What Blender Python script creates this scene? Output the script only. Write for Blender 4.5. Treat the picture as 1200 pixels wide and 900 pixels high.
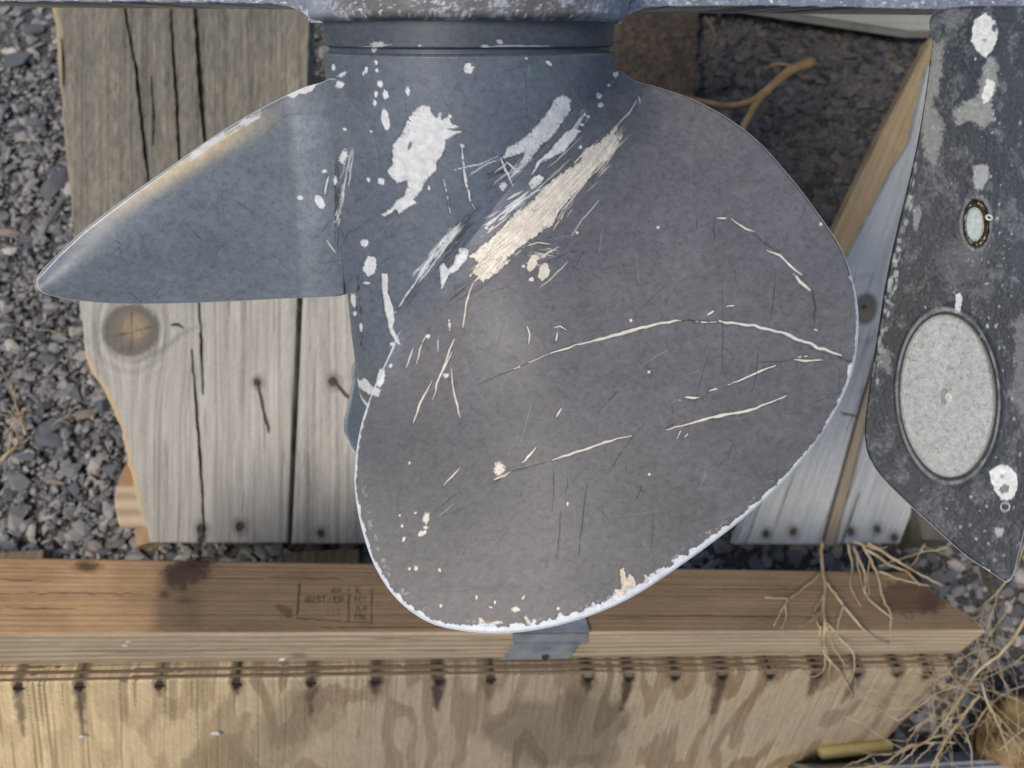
import bpy, bmesh, math, random
import numpy as np
random.seed(7); rng = np.random.RandomState(11)
for o in list(bpy.data.objects): bpy.data.objects.remove(o)
S = bpy.context.scene; C = S.collection
# ------------------------------------------------------------------ camera, sky, sun, exposure
F = 873.0; TILT = math.radians(22); H = 0.80
cam = bpy.data.cameras.new('camera'); camo = bpy.data.objects.new('camera', cam); C.objects.link(camo)
camo.location = (0, 0, H); camo.rotation_euler = (TILT, 0, 0)
cam.sensor_width = 36; cam.lens = F/1200*36; cam.clip_start = .01; cam.clip_end = 200
cam.dof.use_dof = True; cam.dof.focus_distance = .27; cam.dof.aperture_fstop = 15
S.camera = camo
W = bpy.data.worlds.new('World'); S.world = W; W.use_nodes = True
nt = W.node_tree; bg = nt.nodes['Background']; sky = nt.nodes.new('ShaderNodeTexSky')
SUN_EL, SUN_AZ = math.radians(57), math.radians(-128)          # azimuth from +Y towards +X
sky.sky_type = 'NISHITA'; sky.sun_disc = False; sky.sun_elevation = SUN_EL; sky.sun_rotation = SUN_AZ
sky.air_density = 1.0; sky.dust_density = 3.0; sky.ozone_density = 1.0
nt.links.new(sky.outputs[0], bg.inputs[0]); bg.inputs[1].default_value = .09
sun = bpy.data.lights.new('sun', 'SUN'); sun.energy = 1.75; sun.angle = math.radians(20); sun.color = (1, .91, .78)
suno = bpy.data.objects.new('sun', sun); C.objects.link(suno)
suno.rotation_euler = (math.pi/2-SUN_EL, 0, math.pi-SUN_AZ)
S.view_settings.view_transform = 'Standard'; S.view_settings.look = 'None'
S.view_settings.exposure = 0.2; S.view_settings.gamma = 1
S.render.engine = 'CYCLES'
# ------------------------------------------------------------------ space helpers
ct, st = math.cos(TILT), math.sin(TILT)
def l2w(L):
    L = np.asarray(L, float); o = np.empty_like(L)
    o[..., 0] = L[..., 0]; o[..., 1] = L[..., 1]*ct - L[..., 2]*st; o[..., 2] = L[..., 1]*st + L[..., 2]*ct + H
    return o
def w2l(Wd):
    Wd = np.asarray(Wd, float); z = Wd[..., 2]-H; o = np.empty_like(Wd)
    o[..., 0] = Wd[..., 0]; o[..., 1] = Wd[..., 1]*ct + z*st; o[..., 2] = -Wd[..., 1]*st + z*ct
    return o
def P(x, y, d):                                                # photo position + depth -> local point
    x, y, d = np.broadcast_arrays(np.asarray(x, float), np.asarray(y, float), np.asarray(d, float))
    return np.stack([(x-600)/F*d, (450-y)/F*d, -d], -1)
def proj(L): return 600+F*L[..., 0]/-L[..., 2], 450+F*L[..., 1]/L[..., 2]
def PW(x, y, d): return l2w(P(x, y, d))
def gdepth(y, h=0.0):                                          # depth of the horizontal plane at height h
    v = (450-np.asarray(y, float))/F
    return (H-h)/(ct - v*st)
# ------------------------------------------------------------------ noise
def _hash(ix, iy, s):
    n = (ix.astype(np.int64)*374761393 + iy.astype(np.int64)*668265263 + s*974634777) & 0x7fffffff
    n = ((n ^ (n >> 13))*1274126177) & 0x7fffffff
    return ((n ^ (n >> 16)) & 0xffff)/65535.0
def vn(x, y, s=0):
    x = np.asarray(x, float); y = np.asarray(y, float)
    ix = np.floor(x); iy = np.floor(y); fx = x-ix; fy = y-iy
    fx = fx*fx*(3-2*fx); fy = fy*fy*(3-2*fy)
    a = _hash(ix, iy, s); b = _hash(ix+1, iy, s); c = _hash(ix, iy+1, s); d = _hash(ix+1, iy+1, s)
    return (a*(1-fx)+b*fx)*(1-fy)+(c*(1-fx)+d*fx)*fy
def fbm(x, y, s=0, o=4):
    t = 0; a = .5; n = 0
    for k in range(o): t = t+a*vn(x*2**k, y*2**k, s+k*17); n += a; a *= .5
    return t/n                                                  # 0..1, mean .5
def sm(a, b, x):
    t = np.clip((x-a)/(b-a), 0, 1); return t*t*(3-2*t)
def lin(r, g, b):
    f = lambda c: (c/255/12.92) if c/255 <= .04045 else ((c/255+.055)/1.055)**2.4
    return np.array([f(r), f(g), f(b)])
# ------------------------------------------------------------------ painting of wear (albedo / relief / roughness per vertex)
class Paint:
    def __init__(s, x, y, base, rough=.5):
        s.sh = x.shape; s.x = x.ravel(); s.y = y.ravel(); n = s.x.size
        s.c = np.tile(np.asarray(base, float), (n, 1)) if np.ndim(base) == 1 else np.asarray(base, float).reshape(-1, 3).copy()
        s.h = np.zeros(n); s.r = np.full(n, float(rough))
    def sel(s, x0, x1, y0, y1): return np.nonzero((s.x > x0) & (s.x < x1) & (s.y > y0) & (s.y < y1))[0]
    def put(s, i, m, col, h=0, rough=None, var=.0):
        col = np.asarray(col, float)
        if var: col = col*(1+var*(fbm(s.x[i]*.3, s.y[i]*.3, 91)-.5)[:, None]*2)
        s.c[i] = s.c[i]*(1-m[:, None])+col*m[:, None]; s.h[i] += h*m
        if rough is not None: s.r[i] = s.r[i]*(1-m)+rough*m
    def poly(s, pts, col, amp=2.0, ns=.35, soft=.6, alpha=1, chip=0, **k):
        p = np.array(pts, float); g = amp+soft+1
        i = s.sel(p[:, 0].min()-g, p[:, 0].max()+g, p[:, 1].min()-g, p[:, 1].max()+g)
        if not len(i): return
        x, y = s.x[i], s.y[i]; d = np.full(len(i), 1e9); ins = np.zeros(len(i), bool)
        for a, b in zip(p, np.roll(p, -1, 0)):
            e = b-a; t = np.clip(((x-a[0])*e[0]+(y-a[1])*e[1])/max(e@e, 1e-9), 0, 1)
            d = np.minimum(d, (x-a[0]-t*e[0])**2+(y-a[1]-t*e[1])**2)
            if a[1] != b[1]: ins ^= ((a[1] > y) != (b[1] > y)) & (x < (b[0]-a[0])*(y-a[1])/(b[1]-a[1])+a[0])
        d = np.sqrt(d)*np.where(ins, 1, -1)+(fbm(x*ns, y*ns, int(p[0, 0]) % 97, 3)-.5)*2*amp
        m = sm(-soft, soft, d)*alpha
        if chip:                                                # lifted paint edge with shadow painted round it, scuffs and paint left in the bare patch
            e = sm(1.5, .3, np.abs(d+.9))*sm(.45, .6, fbm(x*.12, y*.12, 61))*.45; s.put(i, e, (.03, .035, .042), h=.00008)
            m = m*(1-.85*sm(.70, .78, fbm(x*.55, y*.55, 63, 3))*sm(9, 2, d)); sc = .80+.36*fbm(x*.10+y*.05, y*.14-x*.06, 64, 4)-.12*sm(2.2, .4, d)
            s.put(i, m, np.asarray(col)[None]*sc[:, None], **k); return
        s.put(i, m, col, **k)
    def blob(s, cx, cy, rx, ry, rot=0, col=(.6, .62, .65), amp=.25, soft=.7, alpha=1, ns=.35, chip=0, **k):
        if max(rx, ry) < 9 and soft < .6: amp = .55; ns = .75
        g = max(rx, ry)*1.4+soft+1; i = s.sel(cx-g, cx+g, cy-g, cy+g)
        if not len(i): return
        a = math.radians(rot); dx = s.x[i]-cx; dy = s.y[i]-cy
        u = dx*math.cos(a)+dy*math.sin(a); v = -dx*math.sin(a)+dy*math.cos(a)
        q = 1-np.sqrt((u/rx)**2+(v/ry)**2)+(fbm(s.x[i]*ns, s.y[i]*ns, int(cx) % 89, 3)-.5)*2*amp
        s.put(i, sm(-soft, soft, q*min(rx, ry))*alpha, col, **k)
    def line(s, pts, w, col, taper=.7, bead=0, soft=.5, alpha=1, wob=.5, chip=0, **k):
        p = np.array(pts, float); g = w+soft+2
        i = s.sel(p[:, 0].min()-g, p[:, 0].max()+g, p[:, 1].min()-g, p[:, 1].max()+g)
        if not len(i): return
        sd = int(p[0, 0]*3+p[0, 1]) % 101
        x = s.x[i]+(vn(s.x[i]*.12, s.y[i]*.12, sd)-.5)*2*wob*1.5; y = s.y[i]+(vn(s.x[i]*.12, s.y[i]*.12, sd+5)-.5)*2*wob*1.5
        seg = np.linalg.norm(np.diff(p, axis=0), axis=1); L = seg.sum(); acc = 0
        bd = np.full(len(i), 1e9); bt = np.zeros(len(i))
        for a, b, sl in zip(p[:-1], p[1:], seg):
            e = b-a; t = np.clip(((x-a[0])*e[0]+(y-a[1])*e[1])/max(e@e, 1e-9), 0, 1)
            d = (x-a[0]-t*e[0])**2+(y-a[1]-t*e[1])**2; m = d < bd
            bd[m] = d[m]; bt[m] = (acc+t[m]*sl)/L; acc += sl
        hw = w/2*(1-taper*np.abs(2*bt-1)**2)*(1+.6*(vn(bt*L*.09, bt*0+sd, 3)-.5))
        q = hw-np.sqrt(bd)
        m = sm(-soft, soft, q)
        if bead: m = m*sm(bead-.12, bead+.12, vn(bt*L*.3, bt*0+sd, 9))
        if chip and w > 1.4: s.put(i, sm(1.3, .3, np.abs(q+1.0))*sm(.45, .6, vn(bt*L*.15, bt*0+sd, 12))*.4*alpha, (.03, .034, .04))  # dark shade line painted beside the scratch for depth
        s.put(i, m*alpha, col, **k)
    def bundle(s, a, b, width, n, col, w=1.3, lmin=.15, lmax=.6, bend=3, alpha=.9, seed=1, **k):
        r = random.Random(seed); a = np.array(a, float); b = np.array(b, float); e = b-a; L = np.linalg.norm(e)
        u = e/L; v = np.array([-u[1], u[0]])
        for q in range(n):
            l = r.uniform(lmin, lmax)*L; t = r.uniform(0, L-l) if L > l else 0; o = r.gauss(0, .38)*width
            ang = r.gauss(0, .06); p0 = a+u*t+v*o; p1 = p0+(u*math.cos(ang)+v*math.sin(ang))*l; pm = (p0+p1)/2+v*r.uniform(-bend, bend)*.4
            s.line([p0, pm, p1], w*r.uniform(.6, 1.5), col, alpha=alpha*r.uniform(.5, 1), taper=.95, bead=r.choice([0, 0, .4]), **k)
def Z(ox, oy, pts, z=3.0): return [(ox+a/z, oy+b/z) for a, b in pts]
# ------------------------------------------------------------------ materials
def node_mat(name, build):
    m = bpy.data.materials.new(name); m.use_nodes = True; n = m.node_tree.nodes; l = m.node_tree.links
    build(n, l, n['Principled BSDF']); return m
def worn_mat(name, noise=400, amt=.12, bump=.15, bscale=300, metallic=0, spec=.5, stretch=(1, 1, 1), bdist=.0006):
    def b(n, l, p):
        tc = n.new('ShaderNodeTexCoord'); mp = n.new('ShaderNodeMapping'); mp.inputs['Scale'].default_value = stretch
        l.new(tc.outputs['Object'], mp.inputs[0])
        at = n.new('ShaderNodeAttribute'); at.attribute_name = 'Col'
        nz = n.new('ShaderNodeTexNoise'); nz.inputs['Scale'].default_value = noise; nz.inputs['Detail'].default_value = 5; nz.inputs['Roughness'].default_value = .65
        l.new(mp.outputs[0], nz.inputs[0])
        mr = n.new('ShaderNodeMapRange'); mr.inputs[1].default_value = .3; mr.inputs[2].default_value = .7
        mr.inputs[3].default_value = 1-amt; mr.inputs[4].default_value = 1+amt; l.new(nz.outputs[0], mr.inputs[0])
        mx = n.new('ShaderNodeVectorMath'); mx.operation = 'SCALE'
        l.new(at.outputs['Color'], mx.inputs[0]); l.new(mr.outputs[0], mx.inputs['Scale']); l.new(mx.outputs[0], p.inputs['Base Color'])
        l.new(at.outputs['Alpha'], p.inputs['Roughness'])
        n2 = n.new('ShaderNodeTexNoise'); n2.inputs['Scale'].default_value = bscale; n2.inputs['Detail'].default_value = 4; l.new(mp.outputs[0], n2.inputs[0])
        bp = n.new('ShaderNodeBump'); bp.inputs['Strength'].default_value = bump; bp.inputs['Distance'].default_value = bdist
        l.new(n2.outputs[0], bp.inputs['Height']); l.new(bp.outputs[0], p.inputs['Normal'])
        p.inputs['Metallic'].default_value = metallic; p.inputs['Specular IOR Level'].default_value = spec
    return node_mat(name, b)
def plain_mat(name, cols, scale=40, rough=.8, bump=.3, bscale=150, stretch=(1, 1, 1), island=0, metallic=0, bdist=.001):
    def b(n, l, p):
        tc = n.new('ShaderNodeTexCoord'); mp = n.new('ShaderNodeMapping'); mp.inputs['Scale'].default_value = stretch
        l.new(tc.outputs['Object'], mp.inputs[0])
        nz = n.new('ShaderNodeTexNoise'); nz.inputs['Scale'].default_value = scale; nz.inputs['Detail'].default_value = 6; l.new(mp.outputs[0], nz.inputs[0])
        cr = n.new('ShaderNodeValToRGB'); cr.color_ramp.elements[0].position = .3; cr.color_ramp.elements[1].position = .7
        cr.color_ramp.elements[0].color = (*cols[0], 1); cr.color_ramp.elements[1].color = (*cols[-1], 1)
        for k, c in enumerate(cols[1:-1]):
            e = cr.color_ramp.elements.new(.3+.4*(k+1)/(len(cols)-1)); e.color = (*c, 1)
        src = nz.outputs[0]
        if island:
            g = n.new('ShaderNodeNewGeometry'); oi = n.new('ShaderNodeObjectInfo')
            a = n.new('ShaderNodeMath'); a.operation = 'ADD'; l.new(g.outputs['Random Per Island'], a.inputs[0]); l.new(oi.outputs['Random'], a.inputs[1])
            f = n.new('ShaderNodeMath'); f.operation = 'FRACT'; l.new(a.outputs[0], f.inputs[0])
            m2 = n.new('ShaderNodeMix'); m2.data_type = 'FLOAT'; m2.inputs[0].default_value = island
            l.new(nz.outputs[0], m2.inputs[2]); l.new(f.outputs[0], m2.inputs[3]); src = m2.outputs[0]
            cr.color_ramp.elements[0].position = .08; cr.color_ramp.elements[-1].position = .96
            ne = len(cr.color_ramp.elements)
            for k in range(1, ne-1): cr.color_ramp.elements[k].position = .08+.80*k/(ne-2)
        l.new(src, cr.inputs[0]); l.new(cr.outputs[0], p.inputs['Base Color'])
        p.inputs['Roughness'].default_value = rough; p.inputs['Metallic'].default_value = metallic
        n2 = n.new('ShaderNodeTexNoise'); n2.inputs['Scale'].default_value = bscale; n2.inputs['Detail'].default_value = 5; l.new(mp.outputs[0], n2.inputs[0])
        bp = n.new('ShaderNodeBump'); bp.inputs['Strength'].default_value = bump; bp.inputs['Distance'].default_value = bdist
        l.new(n2.outputs[0], bp.inputs['Height']); l.new(bp.outputs[0], p.inputs['Normal'])
    return node_mat(name, b)
M_paint = worn_mat('worn_grey_paint', 380, .16, .25, 480, spec=.5, bdist=.0003)
M_cast = worn_mat('corroded_cast_metal', 500, .22, .6, 600, spec=.35, bdist=.0006)
M_wood = worn_mat('weathered_wood', 700, .12, .4, 900, spec=.2, stretch=(1, .12, 1), bdist=.0006)
M_woodx = worn_mat('sawn_lumber', 700, .12, .35, 900, spec=.2, stretch=(.08, 1, 1), bdist=.0005)
M_ply = worn_mat('plywood_face', 500, .12, .35, 700, spec=.2, stretch=(1, .2, .2), bdist=.0005)
M_ground = plain_mat('fine_grit', [(.03, .03, .03), (.08, .077, .072), (.16, .15, .135)], 260, .95, .8, 500, bdist=.003)
M_soil = plain_mat('brown_soil', [(.03, .022, .016), (.06, .045, .033), (.10, .08, .06)], 120, .95, 1, 260, bdist=.004)
M_stone = plain_mat('crushed_stone', [(.09, .093, .10), (.15, .152, .16), (.20, .203, .215), (.26, .262, .275), (.34, .315, .285), (.52, .50, .47)], 60, .85, .35, 400, island=.85)
M_shaded = plain_mat('shaded_stone', [(.022, .022, .024), (.04, .042, .046), (.06, .062, .07), (.085, .083, .085), (.10, .088, .075), (.14, .135, .13)], 60, .9, .35, 400, island=.85)  # darker copy of the stone, gravel shade put into its colours
M_pale = plain_mat('pale_chip', [(.5, .48, .44), (.7, .69, .66)], 90, .8, .3)
M_straw = plain_mat('dry_stem', [(.28, .20, .10), (.46, .37, .23), (.60, .52, .36)], 60, .7, .3)
M_root = plain_mat('dry_root', [(.22, .13, .05), (.42, .28, .13)], 60, .7, .3)
M_iron = plain_mat('rusted_steel', [(.012, .010, .010), (.035, .022, .018)], 300, .7, .5)
M_galv = plain_mat('galvanised_steel', [(.22, .25, .28), (.42, .46, .50)], 70, .42, .2, metallic=.35)
M_dark = plain_mat('dark_cavity_metal', [(.01, .01, .011), (.03, .03, .032)], 200, .7, .4)
M_tan = plain_mat('fresh_wood', [(.30, .19, .10), (.50, .36, .22)], 90, .75, .3, 400, stretch=(1, .2, 1))
M_brownw = plain_mat('brown_wood', [(.07, .05, .03), (.16, .115, .07), (.24, .18, .12)], 160, .8, .5, 500, stretch=(1, .12, 1))
M_greyw = plain_mat('grey_wood', [(.20, .20, .185), (.34, .34, .32)], 160, .8, .5, 500, stretch=(.12, 1, 1))
M_yellow = plain_mat('yellow_plastic', [(.42, .35, .13), (.52, .44, .20)], 60, .5, .2)
M_leaf = plain_mat('dead_leaf', [(.05, .032, .014), (.16, .105, .045), (.30, .21, .10)], 60, .75, .5)
M_olive = plain_mat('olive_block', [(.09, .085, .065), (.15, .14, .11)], 80, .9, .5)
# ------------------------------------------------------------------ object helpers
ORG = {}
def thing(name, label, cat, loc, group=None, kind=None):
    o = bpy.data.objects.new(name, None); C.objects.link(o); o.location = loc; o.empty_display_size = .03
    o['label'] = label; o['category'] = cat
    if group: o['group'] = group
    ORG[o.name] = np.array(loc, float); return o
def mk(name, V, faces, mat, parent=None, label=None, cat=None, group=None, kind=None, col=None, rough=None, smooth=False, origin=None):
    V = np.asarray(V, float)
    org = ORG[parent.name] if parent else (np.array(origin, float) if origin is not None else np.array([V[:, 0].mean(), V[:, 1].mean(), V[:, 2].min()]))
    me = bpy.data.meshes.new(name); me.vertices.add(len(V)); me.vertices.foreach_set('co', (V-org).astype(np.float32).ravel())
    if isinstance(faces, np.ndarray): faces = [faces]
    bl = [np.asarray(f) for f in faces]                          # 2-D blocks of faces, or single faces
    lens = np.concatenate([np.full(len(b), b.shape[1]) if b.ndim == 2 else np.array([len(b)]) for b in bl]); flat = np.concatenate([b.ravel() for b in bl])
    me.loops.add(len(flat)); me.loops.foreach_set('vertex_index', flat.astype(np.int32))
    me.polygons.add(len(lens)); me.polygons.foreach_set('loop_start', (np.cumsum(lens)-lens).astype(np.int32))
    me.polygons.foreach_set('use_smooth', np.full(len(lens), smooth)) 
    me.update(calc_edges=True); me.materials.append(mat)
    if col is not None:
        a = me.color_attributes.new('Col', 'FLOAT_COLOR', 'POINT'); q = np.ones((len(V), 4), np.float32)
        q[:, :3] = np.clip(col, 0, 1); q[:, 3] = 1 if rough is None else rough
        a.data.foreach_set('color', q.ravel())
    o = bpy.data.objects.new(name, me); C.objects.link(o)
    if parent: o.parent = parent; ORG[o.name] = org
    else: o.location = org; ORG[o.name] = org
    if label: o['label'] = label
    if cat: o['category'] = cat
    if group: o['group'] = group
    if kind: o['kind'] = kind
    return o
def gridfaces(n, m, off=0, wrap=False):
    i = np.arange(n-1)[:, None]; j = np.arange(m if wrap else m-1)[None, :]; k = (j+1) % m
    return np.stack([i*m+j+0*k, i*m+k, (i+1)*m+k, (i+1)*m+j], -1).reshape(-1, 4)+off
def slab(name, G, back, mat, parent=None, col=None, rough=None, **kw):
    """G: (n,m,3) world grid of the seen face; back: vector giving the thickness"""
    n, m, _ = G.shape; V = G.reshape(-1, 3); per = list(range(m))+[i*m+m-1 for i in range(1, n)]+[(n-1)*m+j for j in range(m-2, -1, -1)]+[i*m for i in range(n-2, 0, -1)]
    B = V[per]+np.asarray(back); k = len(per); N = len(V)
    f = gridfaces(n, m); a = np.array(per); b = N+np.arange(k)
    side = np.stack([a, np.roll(a, -1), np.roll(b, -1), b], -1)
    faces = [f, side, list(b)]
    if col is not None:
        col = col.reshape(-1, 3); ec = col[per]; col = np.vstack([col, ec]); r = rough.ravel(); rough = np.concatenate([r, r[per]])
    return mk(name, np.vstack([V, B]), faces, mat, parent, col=col, rough=rough, **kw)
def cuboid(c, ux, uy, uz, jit=0):
    c, ux, uy, uz = [np.array(q, float) for q in (c, ux, uy, uz)]
    V = np.array([c+a*ux+b*uy+d*uz for a in (-.5, .5) for b in (-.5, .5) for d in (-.5, .5)])
    return V, [[0, 1, 3, 2], [4, 6, 7, 5], [0, 4, 5, 1], [2, 3, 7, 6], [0, 2, 6, 4], [1, 5, 7, 3]]
def tube_data(pts, r0, r1, sides=7):
    p = np.array(pts, float); n = len(p); T = np.gradient(p, axis=0); T /= np.linalg.norm(T, axis=1)[:, None]+1e-12
    up = np.array([.13, .31, .94]); A = np.cross(T, up); A /= np.linalg.norm(A, axis=1)[:, None]; B = np.cross(T, A)
    r = np.linspace(r0, r1, n)[:, None, None]; a = np.linspace(0, 2*math.pi, sides, endpoint=False)
    V = p[:, None]+r*(np.cos(a)[None, :, None]*A[:, None]+np.sin(a)[None, :, None]*B[:, None])
    f = [list(q) for q in gridfaces(n, sides, 0, True)]+[list(range(sides))[::-1], [(n-1)*sides+j for j in range(sides)]]
    return V.reshape(-1, 3), f
def join(parts):
    V = []; Fs = []; o = 0
    for v, f in parts: V.append(v); Fs += [[i+o for i in q] for q in f]; o += len(v)
    return np.vstack(V), Fs
def spline(pts, n):
    p = np.array(pts, float); t = np.concatenate([[0], np.cumsum(np.linalg.norm(np.diff(p, axis=0), axis=1))]); t /= t[-1]
    q = np.vstack([2*p[0]-p[1], p, 2*p[-1]-p[-2]]); out = []
    for u in np.linspace(0, 1, n):
        k = min(np.searchsorted(t, u, side='right')-1, len(p)-2); s = (u-t[k])/(t[k+1]-t[k]+1e-12)
        a, b, c, d = q[k], q[k+1], q[k+2], q[k+3]
        out.append(.5*((2*b)+(-a+c)*s+(2*a-5*b+4*c-d)*s*s+(-a+3*b-3*c+d)*s**3))
    return np.array(out)
def closed(pts, n):
    p = np.array(pts, float); K = len(p); q = np.vstack([p[-2:], p, p[:3]]); o = spline(q, n*4)
    a = np.linalg.norm(o-p[0], axis=1); h = len(o)
    s = np.argmin(a[:h//2]); e = h//2+np.argmin(a[h//2:]); o = o[s:e]
    d = np.concatenate([[0], np.cumsum(np.linalg.norm(np.diff(np.vstack([o, o[:1]]), axis=0), axis=1))]); t = np.linspace(0, d[-1], n, endpoint=False)
    oo = np.vstack([o, o[:1]]); return np.stack([np.interp(t, d, oo[:, 0]), np.interp(t, d, oo[:, 1])], -1)
def rbf(anchors):
    A = np.array(anchors, float); X = A[:, :2]/300; z = A[:, 2]; n = len(A)
    def ph(r): return np.where(r > 1e-9, r*r*np.log(r+1e-12), 0)
    K = ph(np.linalg.norm(X[:, None]-X[None], axis=2))+np.eye(n)*1e-3; Q = np.hstack([np.ones((n, 1)), X])
    w = np.linalg.solve(np.block([[K, Q], [Q.T, np.zeros((3, 3))]]), np.concatenate([z, np.zeros(3)]))
    def f(x, y):
        x = np.asarray(x)/300; y = np.asarray(y)/300; o = w[n]+w[n+1]*x+w[n+2]*y
        for i in range(n): o = o+w[i]*ph(np.hypot(x-X[i, 0], y-X[i, 1]))
        return o
    return f
def plate(name, outline, centre, depth, T, mat, parent, painter, nth=1200, nr=300, edge=2.5, relief=1.0, base=None, rough=.5, nrb=24):
    """closed plate with rounded rim whose seen face has the given outline; depth(x,y) gives its curved surface"""
    O = closed(outline, nth); c = np.array(centre, float)
    s = np.concatenate([[.004], np.linspace(.02, 1, nr)]); s = 1-(1-s)**1.0
    pxy = c+s[:, None, None]*(O[None]-c)
    rim = np.linalg.norm(pxy-O[None], axis=2)
    d = depth(pxy[..., 0], pxy[..., 1]); lift = T/2*np.sqrt(np.clip(1-(1-np.clip(rim/edge, 0, 1))**2, 0, 1))
    p = Paint(pxy[..., 0], pxy[..., 1], base, rough); painter(p, rim.ravel())
    h = p.h.reshape(d.shape)*np.clip(rim/2, 0, 1)*relief
    Gf = PW(pxy[..., 0], pxy[..., 1], d-lift-h)
    sb = np.linspace(1, .004, nrb); pb = c+sb[:, None, None]*(O[None, ::4]-c); rb = np.linalg.norm(pb-O[None, ::4], axis=2)
    # back face: rings from rim inwards on every 4th spoke
    db = depth(pb[..., 0], pb[..., 1])+T/2*np.sqrt(np.clip(1-(1-np.clip(rb/edge, 0, 1))**2, 0, 1))+1e-5
    Gb = PW(pb[1:, :, 0], pb[1:, :, 1], db[1:])
    nF = Gf.reshape(-1, 3); n, m = Gf.shape[:2]; f1 = gridfaces(n, m, 0, True)[:, ::-1]
    mb = Gb.shape[1]; f2 = gridfaces(Gb.shape[0], mb, len(nF), True)[:, ::-1]
    rimi = (n-1)*m; br = []
    for j in range(mb):
        a = [rimi+(4*j+q) % m for q in range(5)]; br.append(a+[len(nF)+(j+1) % mb, len(nF)+j])
    V = np.vstack([nF, Gb.reshape(-1, 3)]); nb = Gb.shape[0]*mb
    col = np.vstack([p.c, np.tile(p.c[-1] if False else np.asarray(base if np.ndim(base) == 1 else [.1, .1, .1]), (nb, 1))]); ro = np.concatenate([p.r, np.full(nb, rough)])
    faces = [f1, f2, np.array(br)]+[list(range(m)), [len(nF)+(Gb.shape[0]-1)*mb+j for j in range(mb)][::-1]]
    return mk(name, V, faces, mat, parent, col=col, rough=ro, smooth=True)
# ================================================================== GROUND
n = 60; xs = np.linspace(-4, 4, n); ys = np.linspace(-3.5, 4.5, n); X, Y = np.meshgrid(xs, ys)
hz = (fbm(X*3, Y*3, 5, 3)-.5)*.03*np.clip(np.hypot(X, Y)-.6, 0, 1)
ground = mk('ground', np.stack([X, Y, hz], -1).reshape(-1, 3), gridfaces(n, n), M_ground, kind='structure', smooth=True, origin=(0, 0, 0))
del ground['kind']; ground['kind'] = 'structure'
def rock_mesh(k, flat=.6):
    r = random.Random(k); bm = bmesh.new()
    for i in range(15):
        z = r.uniform(-1, 1); a = r.uniform(0, 6.283); q = math.sqrt(1-z*z); s = r.uniform(.8, 1.05)
        bm.verts.new((q*math.cos(a)*s, q*math.sin(a)*s*r.uniform(.75, 1), z*s*flat))
    g = bmesh.ops.convex_hull(bm, input=bm.verts)
    bmesh.ops.delete(bm, geom=[v for v in bm.verts if not v.link_faces], context='VERTS')
    bm.verts.index_update(); V = np.array([v.co[:] for v in bm.verts]); f = np.array([[v.index for v in q.verts] for q in bm.faces]); bm.free(); return V, f
ROCKS = [rock_mesh(k, .45+.4*random.random()) for k in range(18)]
SM = []
for k, (v, f) in enumerate(ROCKS):
    me = bpy.data.meshes.new('stone'); me.from_pydata(v.tolist(), [], f.tolist()); me.materials.append(M_stone); SM.append(me)
M_big = {}
for nm, cc in dict(green=(.25, .27, .25), blue=(.125, .14, .16), rose=(.30, .245, .22), white=(.55, .53, .5), slate=(.09, .10, .115)).items():
    M_big[nm] = plain_mat('stone_'+nm, [tuple(q*.75 for q in cc), tuple(q*1.15 for q in cc)], 90, .85, .5, 350)
def stone(x, y, z, sx, sy, sz, rz, k, mat=None):
    if mat is None and .16 < x < .62 and y > .30: mat = M_shaded
    if mat is M_shaded: sx *= .8; sy *= .8
    o = bpy.data.objects.new('stone', SM[k]); C.objects.link(o); o.parent = ground; o.location = (x, y, z); o.scale = (sx, sy, sz)
    o.rotation_euler = (random.uniform(-.25, .25), random.uniform(-.25, .25), rz)
    if mat:
        m = SM[k].copy(); m.materials[0] = mat; o.data = m
    return o
def ongr(px, py, h=0):
    w = PW(px, py, gdepth(py, h)); return float(w[0]), float(w[1])
# hero stones: px, py, half length, half width (px), rotation deg in picture, colour
for px, py, a, b, rot, cn in [(55, 255, 36, 14, -62, 'green'), (62, 215, 30, 14, -70, 'blue'), (22, 68, 26, 17, -5, 'blue'), (12, 58, 9, 7, 0, 'white'), (35, 30, 16, 12, 0, 'blue'), (62, 495, 22, 15, -40, 'blue'),
    (50, 513, 26, 12, 12, 'blue'), (97, 484, 16, 8, -20, 'rose'), (58, 417, 17, 10, 0, 'blue'), (15, 410, 8, 4, 0, 'rose'), (107, 638, 13, 8, 30, 'rose'), (128, 548, 16, 9, 0, 'blue'), (60, 563, 13, 5, 8, 'rose'), (10, 640, 15, 7, 0, 'blue'),
    (8, 270, 14, 9, 0, 'rose'), (8, 292, 11, 8, 0, 'white'), (15, 150, 12, 10, 20, 'slate'), (40, 140, 14, 9, 0, 'blue'), (45, 390, 12, 9, 30, 'slate'), (30, 533, 14, 8, 12, 'blue'), (118, 475, 11, 9, 60, 'blue'), (100, 533, 4, 4, 0, 'white'), (85, 570, 12, 9, 60, 'blue'), (140, 385, 10, 8, 0, 'blue'),
    (285, 645, 12, 6, 0, 'green'), (188, 652, 4, 4, 0, 'rose'), (372, 643, 10, 5, 0, 'blue'), (120, 645, 14, 5, 0, 'slate'), (820, 655, 10, 6, 0, 'blue')]:
    sc = float(gdepth(py))/F; x, y = ongr(px, py, .012)
    stone(x, y, .008, a*sc, b*sc, min(a, b)*sc*.6, -math.radians(rot), random.randrange(18), M_big[cn])
def vis_region():
    q = random.random()
    if q < .52: return random.uniform(0, 165), random.uniform(5, 655)
    if q < .78: return random.uniform(815, 1080), random.uniform(10, 320)
    if q < .90: return random.uniform(1050, 1200), random.uniform(600, 890)
    return random.uniform(170, 960), random.uniform(634, 662)
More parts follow.
